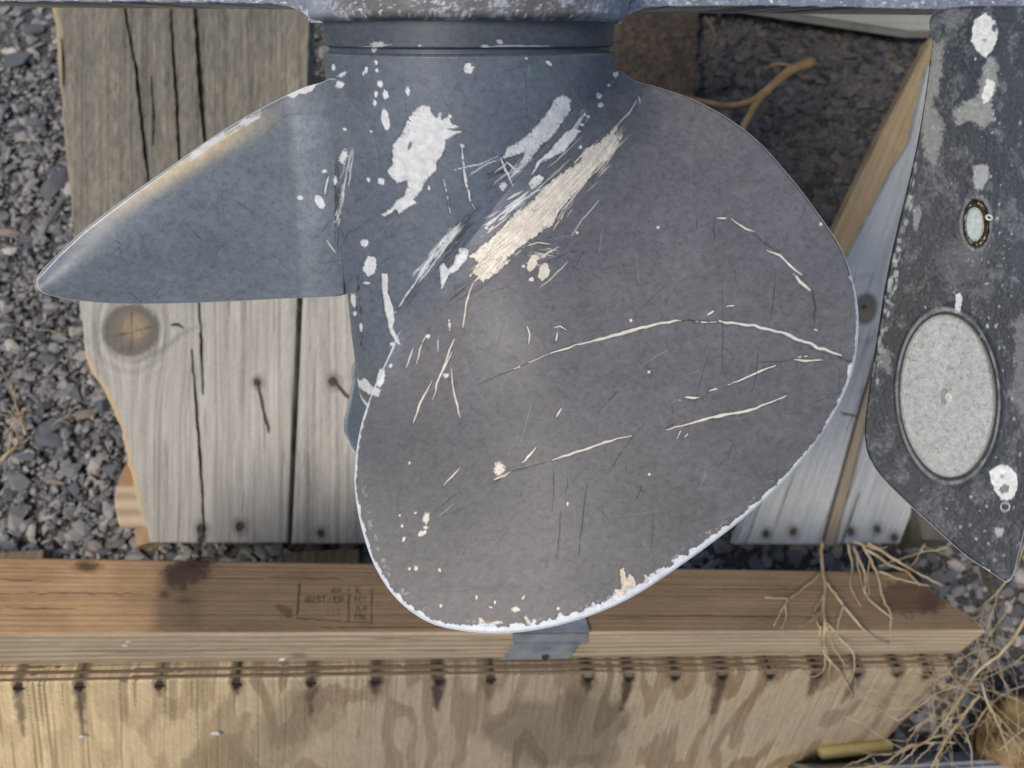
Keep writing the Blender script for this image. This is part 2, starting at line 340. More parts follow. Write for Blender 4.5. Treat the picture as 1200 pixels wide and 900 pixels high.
for k in range(270):
    px, py = vis_region(); x, y = ongr(px, py, .01); r = random.uniform(.0055, .0125)*(1.0 if px < 800 else .85)
    stone(x, y, r*.25+.004, r*random.uniform(1, 1.6), r, r*random.uniform(.5, .8), random.uniform(0, 6.28), random.randrange(18))
def scatter(N, x0, x1, y0, y1, r0, r1, z0, seed):
    r = np.random.RandomState(seed); Vs = []; Fs = []; off = 0
    kk = r.randint(0, 18, N); X = r.uniform(x0, x1, N); Y = r.uniform(y0, y1, N); R = r0+(r1-r0)*r.rand(N)**2.2
    for k in range(18):
        v, f = ROCKS[k]; i = np.nonzero(kk == k)[0]; m = len(i)
        a = r.uniform(0, 6.28, m); tx = r.uniform(-.7, .7, m); s = R[i][:, None]*np.stack([r.uniform(1, 1.6, m), np.ones(m), r.uniform(.6, 1, m)], -1)
        q = v[None]*s[:, None, :]; cz, sz = np.cos(a)[:, None], np.sin(a)[:, None]; cx, sx = np.cos(tx)[:, None], np.sin(tx)[:, None]
        y1_ = q[..., 1]*cx-q[..., 2]*sx; z1_ = q[..., 1]*sx+q[..., 2]*cx
        xx = q[..., 0]*cz-y1_*sz+X[i][:, None]; yy = q[..., 0]*sz+y1_*cz+Y[i][:, None]; zz = z1_+z0+R[i][:, None]*.25
        Vs.append(np.stack([xx, yy, zz], -1).reshape(-1, 3)); Fs.append((f[None]+(np.arange(m)*len(v))[:, None, None]+off).reshape(-1, 3)); off += m*len(v)
    return np.vstack(Vs), np.vstack(Fs)
v, f = scatter(30000, -.8, .8, -.15, 1.15, .0026, .0105, .001, 3)
cx_, cy_ = v[f[:, 0], 0], v[f[:, 0], 1]
isl = np.zeros(len(v)); # upper-right shade put into darker, soil-tinted stones
dk = (.16+.10*(fbm(v[:, 0]*6, v[:, 1]*6, 8)-.5) < v[:, 0]) & (v[:, 0] < .62) & (v[:, 1] > .30+.1*(fbm(v[:, 0]*6, v[:, 1]*6, 9)-.5))
dkf = dk[f[:, 0]]
def sub(v, f): u, inv = np.unique(f, return_inverse=True); return v[u], inv.reshape(f.shape)
mk('gravel', *sub(v, f[~dkf]), M_stone, ground, kind='stuff'); mk('shaded_gravel', *sub(v, f[dkf]), M_shaded, ground, kind='stuff')
v, f = scatter(9000, -.75, -.3, -.1, .8, .0015, .005, .006, 8)
mk('fine_gravel', v, f, M_stone, ground, kind='stuff')
# brown soil patch in the upper middle, behind the hub
n1 = 70; U, Vv = np.meshgrid(np.linspace(640, 820, n1), np.linspace(-30, 150, n1)); ed = 820-6*np.sin(Vv*.05)
hh = .012+.016*fbm(U*.05, Vv*.05, 2)+.004*fbm(U*.3, Vv*.3, 4)-.03*sm(690, 640, U)-.03*sm(105, 150, Vv+40*(fbm(U*.04, Vv*.04, 3)-.5))
w = PW(U-6*vn(Vv*.1, Vv*0, 3)*(U > 815), Vv, gdepth(Vv, hh))
slab('soil_patch', w, (0, 0, -.02), M_soil, ground, smooth=True)
v, f = scatter(260, .0, .30, .52, .9, .0015, .005, .018, 21); mk('soil_pebbles', v, f, M_soil, ground, kind='stuff')

# ================================================================== WEATHERED BOARDS
def plank_h(py):                                                # the deck rests low at its near end and rises away
    return .035+(.20-.035)*(635-np.asarray(py, float))/635
def bdepth(py): return gdepth(py, plank_h(py))
NB = l2w(np.array([0, 0, 0.]))
def ruled(name, y0, y1, Lf, Rf, painter, mat, label, cat, parent=None, th=.02, step=1.35, base=(.36, .36, .33), dfun=bdepth, edge=2.0, loc=None, **kw):
    ny = int((y1-y0)/step); Yv = np.linspace(y0, y1, ny); nx = int(max((Rf(Yv)-Lf(Yv)).max()/step, 8)); u = np.linspace(0, 1, nx)
    PY = np.repeat(Yv[:, None], nx, 1); PX = Lf(Yv)[:, None]+(Rf(Yv)-Lf(Yv))[:, None]*u
    p = Paint(PX, PY, base, .85); painter(p); r = np.minimum(PX-Lf(Yv)[:, None], Rf(Yv)[:, None]-PX); r = np.minimum(r, y1-PY)
    rnd = -(1-np.clip(r/edge, 0, 1))**2*.0018
    G = PW(PX, PY, dfun(PY)-p.h.reshape(PX.shape)-rnd)
    a = G[-1, 0]-G[0, 0]; b = G[0, -1]-G[0, 0]; nn = np.cross(b, a); nn /= np.linalg.norm(nn); nn *= -np.sign(nn[2])
    return slab(name, G, nn*th, mat, parent, col=p.c, rough=p.r, label=label, cat=cat, smooth=False, **kw)
def LF(*pts):
    a = np.array(pts, float); return lambda y: np.interp(y, a[:, 0], a[:, 1])
def wood_grain(p, xs, light, dark, freq, seed, mix=.6, rough_sawn=0, vp=None):
    """xs: across-grain coordinate (may be warped round knots), y along"""
    y = p.y
    w = xs+6*(fbm(xs*.02, y*.004, seed)-.5)
    v1 = vn(w*freq*.42, y*.0018, seed+3); v2 = vn(w*freq*1.1, y*.003, seed+5); rings = np.clip(.62*v1+.55*sm(.45, .9, v2), 0, 1)
    fine = fbm(w*.9, y*.02, seed+7, 3)
    t = np.clip(.55*rings+.9*(fine-.35), 0, 1)
    blot = fbm(p.x*.012, y*.008, seed+11)
    p.c = np.asarray(light)[None]*(1-mix*t[:, None])+np.asarray(dark)[None]*(mix*t[:, None])
    p.c *= (.82+.36*blot)[:, None]; p.h -= t*.0004
    if rough_sawn:
        q = fbm(p.x*.12+y*.02, y*.22, seed+13, 3)-.5; p.h += q*.0012*rough_sawn; p.c *= (1+.35*q*rough_sawn)[:, None]
BW = dict(light=(.54, .525, .485), dark=(.17, .165, .155))
crackc = (.02, .018, .015)
def nail(p, x0, y0, x1=None, y1=None, r=4):
    p.blob(x0, y0, r, r*1.1, 0, (.05, .035, .03), soft=1.5, amp=.2, h=-.002)
    p.blob(x0, y0, r*2, r*2.3, 0, (.13, .11, .10), soft=4, alpha=.5)
    if x1 is not None: p.line([(x0, y0), ((x0+x1)/2-1, (y0+y1)/2), (x1, y1)], 4, (.07, .045, .04), taper=.5, soft=1, h=.001)
def paint_left(p):
    kx, ky = 153, 387; dx = p.x-kx; dy = p.y-ky; r = np.hypot(dx/30., dy/34.)
    infl = np.exp(-(r/1.7)**2); xs = p.x+np.sign(dx)*0+dx*infl*(-.55)+0
    wood_grain(p, xs, BW['light'], BW['dark'], .42, 4, .9)
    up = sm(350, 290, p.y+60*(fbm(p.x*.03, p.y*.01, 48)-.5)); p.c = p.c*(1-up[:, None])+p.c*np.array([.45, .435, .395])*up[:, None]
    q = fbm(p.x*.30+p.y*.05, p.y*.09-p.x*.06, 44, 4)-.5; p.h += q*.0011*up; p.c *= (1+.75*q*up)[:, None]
    # rings round the knot
    i = np.nonzero(r < 2.3)[0]; rr = r[i]+.25*(fbm(p.x[i]*.05, p.y[i]*.05, 6)-.5)
    ring = .5+.5*np.sin(rr*17+3*fbm(p.x[i]*.03, p.y[i]*.03, 66)); m = sm(2.2, 1.2, rr)*.6
    p.c[i] = p.c[i]*(1-m[:, None]*.35*ring[:, None])
    p.blob(kx, ky, 33, 31, -15, (.115, .10, .09), soft=3, amp=.08, alpha=.85)
    p.blob(kx-1, ky, 24, 24, -15, (.19, .17, .145), soft=5, amp=.15, alpha=.7)
    p.blob(kx+4, ky-3, 15, 14, -20, (.34, .27, .17), soft=8, amp=.3, alpha=.8, var=.3)
    for a in (345, 95, 165, 272):
        p.line([(kx+random.uniform(0, 4), ky+2), (kx+2+random.uniform(10, 28)*math.cos(math.radians(a)), ky+2+24*math.sin(math.radians(a)))], 1.3, crackc, taper=.8, alpha=.75, h=-.0008)
    for pts, w_ in [([(146, 5), (152, 40), (160, 80), (165, 130), (173, 200), (175, 215)], 3.6), ([(200, 10), (203, 60), (207, 110), (210, 180), (212, 215)], 3.2),
                    ([(228, -5), (232, 50), (236, 110), (240, 160), (243, 200)], 5.2), ([(233, 352), (236, 390), (237, 430), (238, 462)], 2.6),
                    ([(225, 410), (228, 450), (233, 510), (237, 570), (240, 628)], 2.8), ([(178, 90), (181, 140), (180, 170)], 1.8), ([(201, 381), (210, 380), (215, 384)], 2.4)]:
        p.line(pts, w_*.95, crackc, taper=.6, h=-.004, soft=.8, wob=.35)
    for k in range(46):
        x = random.uniform(70, 350); y = random.uniform(0, 600); l = random.uniform(20, 90)
        p.line([(x, y), (x+random.uniform(-1, 1), y+l/2), (x+random.uniform(-2, 3), y+l)], 1.3, (.09, .085, .075), alpha=.6, h=-.0004)
    nail(p, 302, 448, 315, 506, 4); nail(p, 237, 620, r=5); nail(p, 282, 617, r=5); nail(p, 237, 632, r=4)
    p.line([(240, 380), (215, 390), (190, 410), (160, 425)], 5, (.17, .16, .15), alpha=.5, soft=3)
    # fresh splintered edge at the left
    Lx = left_edge(p.y); d = p.x-Lx+4*(fbm(p.y*.08, p.y*0, 3)-.5)
    m = sm(8, 2, d)*sm(405, 425, p.y)*sm(640, 560, p.y); p.c = p.c*(1-m[:, None])+np.array([.55, .43, .27])*m[:, None]
    m = sm(11, 3, d)*sm(95, 60, p.y)*.7+sm(5, 1, d)*sm(330, 100, p.y)*.6; m = np.clip(m, 0, 1)
    p.c = p.c*(1-m[:, None])+np.array([.38, .31, .20])*m[:, None]
    p.line([(73, 45), (76, 80), (75, 100)], 4, (.12, .08, .05), h=-.002)
lpts = [(0-12, 60), (12, 61), (30, 65), (90, 70), (180, 77), (260, 86), (330, 93), (370, 95), (420, 101), (440, 110), (455, 121), (480, 133), (505, 143), (540, 150), (570, 157), (605, 166), (622, 174), (637, 177)]
_le = LF(*lpts); left_edge = lambda y: _le(y)+1.6*(fbm(np.asarray(y)*.09, np.asarray(y)*0, 31, 3)-.5)*2
deck = thing('timber_deck', 'weathered grey timber deck of nailed boards lying on gravel under the propeller', 'wooden deck', tuple(PW(400, 600, gdepth(600)))) 
deck.location.z = 0; ORG[deck.name][2] = 0
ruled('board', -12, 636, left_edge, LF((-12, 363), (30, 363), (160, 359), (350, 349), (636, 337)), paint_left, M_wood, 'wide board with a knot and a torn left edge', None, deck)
def paint_mid(p):
    wood_grain(p, p.x, BW['light'], BW['dark'], .46, 14, .9)
    nail(p, 391, 447, 412, 470, 5); nail(p, 377, 625, r=4)
    for k in range(20):
        x = random.uniform(350, 520); y = random.uniform(300, 600); p.line([(x, y), (x+1, y+random.uniform(20, 80))], 1.2, (.10, .09, .08), alpha=.5)
ruled('board', 100, 637, LF((100, 383), (250, 366), (350, 355), (637, 342)), LF((100, 540), (637, 500)), paint_mid, M_wood, None, None, deck)
def paint_r(seed, cold):
    def f(p):
        kx, ky = 1014, 362; a = p.x+p.y*.36; xs = a.copy(); r = np.hypot((p.x-kx)/17., (p.y-ky)/22.)
        xs += (p.x-kx)*np.exp(-(r/1.8)**2)*-.6
        wood_grain(p, xs, (.42, .45, .465), (.19, .20, .20), .22, seed, .75)
        low = sm(430, 520, p.y); p.c *= (1+.22*low)[:, None]
        if seed == 24:
            for q in (1.75,):
                i = np.nonzero(np.abs(r-q) < .3)[0]; m = sm(.3, .0, np.abs(r[i]-q))*.35*vn(p.x[i]*.07, p.y[i]*.07, 3)*1.5; p.c[i] = p.c[i]*(1-m[:, None])+np.array([.10, .11, .11])*m[:, None]
            p.blob(kx, ky, 14, 19, 15, (.12, .125, .115), soft=3, amp=.1); p.blob(kx, ky+6, 8, 8, 0, (.17, .145, .10), soft=4); p.blob(kx-1, ky-2, 3, 2.5, 0, crackc, soft=1)
            p.line([(985, 484), (1006, 488)], 3, (.07, .05, .045), h=.001)
        for x, y in ((898, 626), (930, 623), (997, 623), (1028, 620), (1048, 630)): nail(p, x, y, r=4)
        p.line([(1008, 576), (985, 640)], 3, (.10, .10, .09), alpha=.8, h=-.001)
        for k in range(26):
            y = random.uniform(300, 600); x = random.uniform(880, 1080)-(y-450)*.34; l = random.uniform(25, 90); p.line([(x, y), (x-l*.17, y+l/2), (x-l*.36, y+l)], random.uniform(1.2, 3), (.13, .14, .14), alpha=.6)
    return f
ruled('board', 78, 638, LF((78, 1086), (92, 1084), (167, 1066), (200, 1045), (300, 994), (638, 862)), LF((78, 1150), (300, 1062), (470, 1008), (638, 962)), paint_r(24, 0), M_wood, 'grey board with a round knot beside the dark fin', None, deck)
def paint_tan(p):
    wood_grain(p, p.x+p.y*.3, (.36, .31, .24), (.2, .16, .12), .5, 34, .5)
ruled('batten', 300, 640, LF((300, 1065), (470, 1011), (640, 964)), LF((300, 1075), (470, 1021), (640, 978)), paint_tan, M_wood, None, None, deck, dfun=lambda y: bdepth(y)+.004, base=(.3, .25, .2))
ruled('board', 60, 637, LF((60, 1180), (300, 1079), (470, 1024), (637, 980)), LF((60, 1300), (300, 1185), (600, 1069), (637, 1054)), paint_r(25, 0), M_wood, None, None, deck)
# brown timber edge running under the right boards
def paint_brown(p):
    xs = p.x+p.y*.42; wood_grain(p, xs, (.44, .34, .21), (.17, .125, .08), .42, 51, .7)
    d = (xs-(1087+50*.42))
    up = sm(220, 110, p.y); p.c *= (1-.25*up)[:, None]
ruled('joist', 44, 400, LF((44, 1089), (54, 1086), (137, 1042), (267, 979), (400, 915)), LF((44, 1120), (92, 1104), (167, 1090), (200, 1070), (300, 1020), (400, 975)), paint_brown, M_wood, 'brown joist edge showing beside the grey board', None, deck, th=.02, dfun=lambda y: bdepth(y)+.012)
def blk(name, px, py, w_, d_, h_, mat, parent, rot=0, z=0, **k):
    x, y = ongr(px, py, z+h_); a = math.radians(rot); V, f = cuboid((x, y, z+h_/2), (w_*math.cos(a), w_*math.sin(a), 0), (-d_*math.sin(a), d_*math.cos(a), 0), (0, 0, h_))
    return mk(name, V, f, mat, parent, **k)
for px in (250, 420): blk('skid', px, 560, .16, .06, .030, M_brownw, deck)
def paint_pale(p):
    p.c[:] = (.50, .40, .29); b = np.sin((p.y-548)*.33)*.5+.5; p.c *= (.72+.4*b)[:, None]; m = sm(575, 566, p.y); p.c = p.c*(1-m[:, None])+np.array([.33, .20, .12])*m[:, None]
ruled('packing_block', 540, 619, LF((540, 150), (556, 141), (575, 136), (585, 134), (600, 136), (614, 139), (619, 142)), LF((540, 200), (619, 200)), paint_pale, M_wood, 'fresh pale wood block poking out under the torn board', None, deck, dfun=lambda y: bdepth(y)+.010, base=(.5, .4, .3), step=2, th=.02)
blk('wedge', 171, 627, .022, .018, .03, M_tan, deck, rot=15)
mk('end_block', *cuboid(PW(1082, 618, gdepth(618, .03)), (.034, 0, 0), (0, .034, 0), (0, 0, .05)), M_olive, deck)
# bleached plank far under the top edge
def paint_top(p): wood_grain(p, p.y*3, (.33, .33, .30), (.15, .15, .135), .25, 61, .5)
ruled('bleached_plank', -40, 36, LF((-40, 820), (4, 820), (6, 868), (36, 1066)), LF((-40, 1130), (36, 1093)), paint_top, M_wood, 'bleached grey plank end lying on gravel below the top bar', 'plank', None, th=.012, dfun=lambda y: gdepth(y, .035))
# scraps between deck and beam
for px, py, wpx, hpx, m, nm, lb in [(16, 654, 70, 8, M_brownw, 'wood_scrap', 'thin brown wood scrap between gravel and beam at the left edge'), (378, 656, 84, 12, M_brownw, 'wood_offcut', 'reddish brown wood offcut tucked behind the beam below the boards')]:
    sc = float(gdepth(py))/F; x, y = ongr(px, py, .02); mk(nm, *cuboid((x, y, .012), (wpx*sc, .004, 0), (-.001, hpx*1.6*sc, 0), (0, 0, .024)), m, label=lb, cat='wood scrap')
# ================================================================== PLYWOOD BOX WITH ITS BEAM
ex = np.array([.677, -.0476, -.15]); ex /= np.linalg.norm(ex)            # the beam runs away to the right
d1 = np.array([0, .650, -.760]); d1 -= ex*(d1@ex); d1 /= np.linalg.norm(d1)
d2 = np.cross(ex, d1); d2 *= -np.sign(d2[1]); d2 /= np.linalg.norm(d2)
R0 = np.array([0, -.169, -.507])
def on_plane(px, py, o, nrm):
    ray = np.array([(px-600)/F, (450-py)/F, -1]); return ray*((o@nrm)/(ray@nrm))
box_t = thing('plywood_box', 'plywood box with a brown beam along its top edge and a row of rusty staples', 'wooden box', tuple(l2w(R0+d2*.2)))
box_t.location.z = 0; ORG[box_t.name][2] = 0
def face(o, du, u0, u1f, dv, v0, v1, painter, name, mat, back, step=.00085, **k):
    nv = max(int((v1-v0)/step), 3); v = np.linspace(v0, v1, nv); nu = int((u1f(v0)-u0)/step); t = np.linspace(0, 1, nu)
    U = u0+(u1f(v)-u0)[:, None]*t[None]; V = np.repeat(v[:, None], nu, 1)
    U = U+0*V; L = o+U[..., None]*du+V[..., None]*dv; px, py = proj(L)
    p = Paint(px, py, (.3, .25, .2), .85); p.U = U.ravel(); p.V = V.ravel(); painter(p)
    nrm = np.cross(du, dv); nrm *= np.sign(nrm[2]); e = np.minimum(V-v0, v1-V); rnd = (1-np.clip(e/.0018, 0, 1))**2*.0012
    L = L+nrm*(p.h.reshape(U.shape)-rnd)[..., None]
    return slab(name, l2w(L), l2w(np.array(back, float))-l2w(np.zeros(3)), mat, box_t, col=p.c, rough=p.r, **k)
# --- beam top
def stamp(p):
    ink = (.035, .028, .022)
    def seg(pts, w=1.5, a=.7): p.line(pts, w, ink, taper=.1, alpha=a, soft=.7, wob=.4)
    seg([(351, 685), (350, 703), (348, 720)], 2.4, .9); seg([(348, 724), (372, 726), (400, 728)], 1.8, .75); seg([(404, 728), (436, 730)], 1.5, .6)
    seg([(436, 690), (435, 729)], 2.2, .7); seg([(409, 698), (408, 728)], 2.6, .75)
    G = {'4': [[(4, 7), (4, 0), (0, 5), (5, 5)]], 'U': [[(0, 0), (0, 6), (2, 7), (4, 6), (4, 0)]], 'S': [[(4, 1), (1, 0), (0, 2), (4, 4), (4, 6), (0, 7)]], 'T': [[(0, 0), (4, 0)], [(2, 0), (2, 7)]],
         '/': [[(4, 0), (0, 7)]], 'E': [[(4, 0), (0, 0), (0, 7), (4, 7)], [(0, 3), (3, 3)]], 'P': [[(0, 7), (0, 0), (4, 0), (4, 4), (0, 4)]], 'I': [[(2, 0), (2, 7)]], '1': [[(1, 1), (2, 0), (2, 7)]], 'X': [[(0, 0), (4, 7)], [(4, 0), (0, 7)]],
         'H': [[(0, 0), (0, 7)], [(4, 0), (4, 7)], [(0, 3.5), (4, 3.5)]], 'K': [[(0, 0), (0, 7)], [(4, 0), (0, 4), (4, 7)]], '>': [[(0, 0), (4, 3), (0, 7)]], '2': [[(0, 1), (3, 0), (4, 2), (0, 7), (4, 7)]]}
    def text(t, x, y, sc, adv, a=.75, w=1.3, vert=False):
        for ch in t:
            for st_ in G.get(ch, []):
                seg([(x+q[0]*sc, y+q[1]*sc) for q in st_], w, a)
            if vert: y += adv
            else: x += adv
    text('4P', 389, 689, .85, 6.5); text('I', 407, 687, .9, 6); text('4UST/EP', 357, 699, 1.05, 6.8, .85, 1.5); text('>S2', 383, 714, .9, 6, .4)
    text('K', 418, 687, 1.2, 6, .7); text('HXH', 417, 698, 1.15, 9.5, .7, 1.6, True); text('T4K', 425, 700, 1.0, 9.5, .65, 1.5, True)
    p.poly([(321, 710), (328, 708), (343, 714), (342, 724), (336, 724), (330, 719)], ink, amp=2, alpha=.5, soft=1.5)
def beam_top(p):
    w = p.V*1000; x = p.U*1000
    t = fbm(w*1.1+2*fbm(x*.006, w*.05, 3), x*.006, 71, 4); r = .5+.5*np.sin(w*1.9+5*fbm(x*.004, w*.03, 73))
    t = np.clip(.6*r*.5+1.1*(t-.3), 0, 1)
    light = np.array([.34, .235, .14]); dark = np.array([.17, .105, .06])
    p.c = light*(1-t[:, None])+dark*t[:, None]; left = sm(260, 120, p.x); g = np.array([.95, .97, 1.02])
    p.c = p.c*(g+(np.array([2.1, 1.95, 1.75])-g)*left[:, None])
    p.c *= (.8+.4*fbm(p.x*.02, p.y*.04, 75))[:, None]
    for y, x0, x1 in ((695, 0, 190), (679, 0, 60), (712, 0, 90), (677, 250, 420), (735, 380, 600), (722, 700, 1000), (690, 820, 1000)):
        p.line([(x0-5, y), ((x0+x1)/2, y+random.uniform(-1, 1)), (x1, y+1)], 1.6, (.06, .04, .025), alpha=.7, h=-.0005)
    for bx, by, rx, ry, a in ((218, 672, 26, 12, .9), (206, 678, 12, 12, .8), (215, 688, 5, 5, .8), (193, 697, 5, 4, .8), (216, 704, 7, 3, .8), (102, 664, 15, 6, .8), (228, 662, 22, 7, .9), (1070, 700, 38, 22, .55), (1090, 705, 16, 12, .4)):
        p.blob(bx, by, rx, ry, 0, (.045, .022, .018), soft=4, amp=.35, alpha=a)
    p.poly([(186, 664), (240, 664), (236, 740), (180, 740)], (.11, .085, .06), amp=5, soft=12, alpha=.55)
    stamp(p)
Xl = -.46
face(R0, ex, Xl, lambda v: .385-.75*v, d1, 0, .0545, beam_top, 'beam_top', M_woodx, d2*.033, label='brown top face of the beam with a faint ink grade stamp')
def beam_edge(p):
    w = p.V*1000; x = p.U*1000; warp = 7*fbm(x*.006, w*.02, 81)
    r = .5+.5*np.sin((w+warp)*1.15); t = np.clip(.55*r+.7*(fbm(w*.8, x*.01, 83, 3)-.35), 0, 1)
    p.c = np.array([.50, .405, .28])*(1-t[:, None])+np.array([.235, .185, .135])*t[:, None]; p.c *= (.85+.3*fbm(p.x*.015, p.y*.05, 85))[:, None]
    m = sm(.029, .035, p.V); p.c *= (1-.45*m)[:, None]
    for k in range(14):
        x = random.uniform(0, 1100); y = random.uniform(748, 768); p.line([(x, y), (x+random.uniform(40, 140), y+random.uniform(-1, 1))], 1.3, (.13, .10, .075), alpha=.6)
    p.blob(350, 768, 9, 3, 0, (.15, .13, .11), soft=2, alpha=.7)
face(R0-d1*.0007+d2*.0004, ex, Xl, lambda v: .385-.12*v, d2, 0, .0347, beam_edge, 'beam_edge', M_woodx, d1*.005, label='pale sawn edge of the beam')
# --- plywood: the layered edge, then the sheet
R1 = R0+d2*.0347
def ply_edge(p):
    w = p.V/.0122+.08*np.sin(p.U*9)+.12*(fbm(p.U*40, p.V*0, 5)-.5); lay = np.floor(w*5); f = w*5-lay
    c = np.where((lay % 2 == 0)[:, None], np.array([.20, .155, .11])[None], np.array([.075, .055, .04])[None]); p.c = c*(.7+.6*fbm(p.U*150, p.V*900, 6))[:, None]
    p.h -= (lay % 2 == 1)*.0006
STP = [(20, 803), (93, 805), (187, 803), (277, 798), (365, 797), (440, 799), (515, 797), (577, 794), (692, 791), (740, 790), (795, 788), (852, 786), (909, 784), (966, 782), (1016, 779), (1065, 777), (1104, 774)]
face(R1-d1*.0121, ex, Xl, lambda v: .372+0*v, d1, 0, .0118, ply_edge, 'plywood_edge', M_woodx, d2*.006)
def onsheet(x, y):
    L = on_plane(x, y, R1-d1*.0128, np.cross(ex, d2)); v = (L-R1)@d2
    return L+d2*max(0, .0065-v)
STP = [tuple(float(q) for q in proj(onsheet(x, y))) for x, y in STP]
def ply_face(p):
    s = p.V*1000; x0 = p.x.copy()
    for _ in range(6): x0 = p.x+np.interp(x0, [-200, 0, 250, 600, 850, 970, 1110, 1300], [-.2, -.12, 0, .12, .3, .5, .68, .8])*(p.y-790)
    X = (x0-600)*.58
    f = fbm(X*.024+1.1*fbm(X*.012, s*.004, 3), s*.0042+.25*vn(X*.03, s*.008, 2), 93, 3)+.0005*s+.045*(fbm(X*.6, s*.012, 94, 3)-.5)
    right = sm(-350, -60, X+60*(fbm(X*.02, s*.02, 5)-.5))
    bands = .5+.5*np.sin(f*30); b = sm(.40, .80, bands)*(.22+.62*right)*(.6+.7*fbm(X*.02, s*.012, 96)); nest = .5+.5*np.sin(f*150); b = np.clip(b+.22*(nest-.5)*(.3+.7*right), 0, 1)
    fine = fbm(X*1.0, s*.018, 95, 3); ln = sm(.70, .84, vn(X*.52+2*fbm(s*.01, X*.02, 4), s*.006, 97))
    light = np.array([.80, .62, .36])*(1-right[:, None])+np.array([.46, .37, .245])*right[:, None]; dark = np.array([.25, .165, .09])  # paler left wood tone, with the sun's warmth put into the colour
    p.c = light*(1-b[:, None]*.95)+dark*b[:, None]*.95; p.c *= (.72+.56*fine)[:, None]; p.c *= (1-.45*ln*(.2+.5*(1-right)))[:, None]; p.h -= ln*.0004*(1-.6*right)+b*.0001
    greyw = fbm(X*.006, s*.01, 99)*right; p.c = p.c*(1-.35*greyw[:, None])+np.array([.26, .25, .23])*.35*greyw[:, None]
    p.poly([(620, 820), (690, 800), (740, 830), (720, 900), (600, 905), (570, 860)], (.10, .085, .065), amp=14, ns=.06, soft=14, alpha=.55)
    p.poly([(215, 905), (240, 870), (300, 850), (350, 800), (400, 840), (330, 905)], (.20, .15, .10), amp=12, ns=.06, soft=8, alpha=.4)
    for (x, y) in STP:
        a = np.array([-np.interp(x, [0, 250, 600, 850, 970, 1110], [-.12, 0, .12, .3, .5, .68]), 1.]); a /= np.linalg.norm(a); L_ = random.choice([8, 14, 22, 30, 38, 48])*random.uniform(.8, 1.2); q = np.array([x, y], float)
        p.poly([tuple(q+[-9, -14]), tuple(q+[9, -14]), tuple(q+[7, 4]), tuple(q+a*L_+[1.5, 0]), tuple(q+a*L_+[-1.5, 0]), tuple(q+[-8, 2])], (.045, .033, .03), amp=4, ns=.15, soft=3.5, alpha=random.uniform(.5, .9))
        p.blob(q[0], q[1], 4.5, 6, 0, (.012, .01, .01), soft=1.5, h=-.001)
face(R1-d1*.0125+d2*.0004, ex, Xl, lambda v: .370+.12*v, d2, 0, .30, ply_face, 'plywood_sheet', M_ply, d1*.012, step=.0009)
lc = lambda *a: l2w(sum(a))
mkV = [lc(R1, ex*.36, -d1*.0005), lc(R1, ex*.36, d1*.04), lc(R1, ex*.36, d2*.205), lc(R1, ex*.36, d2*.12, d1*.04)]
V = mkV+[q-np.array([.012, 0, 0]) for q in mkV]; mk('side_panel', V, [[0, 2, 3, 1], [4, 5, 7, 6], [0, 4, 6, 2], [2, 6, 7, 3], [3, 7, 5, 1], [1, 5, 4, 0]], M_brownw, box_t)
def staple_mesh():
    r = .0006; P3 = [(-.0030, 0, -.003), (-.0029, 0, .0002), (.0029, 0, .0002), (.0030, 0, -.003)]
    return tube_data(P3, r, r, 5)
sv, sf = staple_mesh(); sme = None
for i, (x, y) in enumerate(STP):
    # meet the sheet's plane at this picture position
    L = onsheet(x, y)
    if sme is None:
        B = np.stack([ex, d2, -d1], 1); V = np.array([B@q for q in sv]); V = l2w(V)-l2w(np.zeros(3))
        o_ = mk('staple', V+ORG[box_t.name], sf, M_iron, box_t); sme = o_
    else: o_ = sme.copy(); C.objects.link(o_)
    o_.location = tuple(l2w(L)-ORG[box_t.name]); o_.rotation_euler = (0, 0, random.uniform(-.15, .15))
def surf(px, py):                                               # first surface of the box met at a picture position
    ds = [-on_plane(px, py, R0, np.cross(ex, d1))[2], -on_plane(px, py, R0-d1*.001, np.cross(ex, d2))[2]]
    if py > 765: ds[1] = -on_plane(px, py, R1-d1*.0125, np.cross(ex, d2))[2]
    d = max(ds); return min(d, .70)
# galvanised strap folded over the beam
def strap_strip(poly, o, dv, up, name, par, th=.0009):
    V = [l2w(o+ex*a+dv*b+up) for a, b in poly]; n_ = len(V); V2 = [q+(l2w(-up*1.0)-l2w(np.zeros(3)))/np.linalg.norm(up)*th for q in V]
    return mk(name, V+V2, [list(range(n_)), list(range(n_, 2*n_))[::-1]]+[[i, (i+1) % n_, n_+(i+1) % n_, n_+i] for i in range(n_)], M_galv, par)
xa = lambda px: float((on_plane(px, 745, R0, d1)-R0)@ex)
st_t = thing('steel_strap', 'galvanised steel strap folded over the beam edge below the big blade', 'metal strap', tuple(l2w(R0+ex*.02)))
strap_strip([(xa(598), -.0005), (xa(686), -.0005), (xa(690), .011), (xa(604), .012)], R0, d2, -d1*.002, 'strap_bend', st_t)
strap_strip([(xa(604), .010), (xa(680), .0105), (xa(676), .0300), (xa(596), .0305)], R0, d2, -d1*.0032, 'strap_leg', st_t)
strap_strip([(xa(604), -.001), (xa(688), -.001), (xa(684), .03), (xa(610), .03)], R0, d1, -d2*.002, 'strap_top', st_t)
nv, nf = tube_data([(0, 0, 0), (0, 0, .002)], .0026, .0022, 10); L = R0+ex*xa(646)+d2*.0265-d1*.0035
mk('nail', nv+l2w(L), nf, M_iron, st_t)
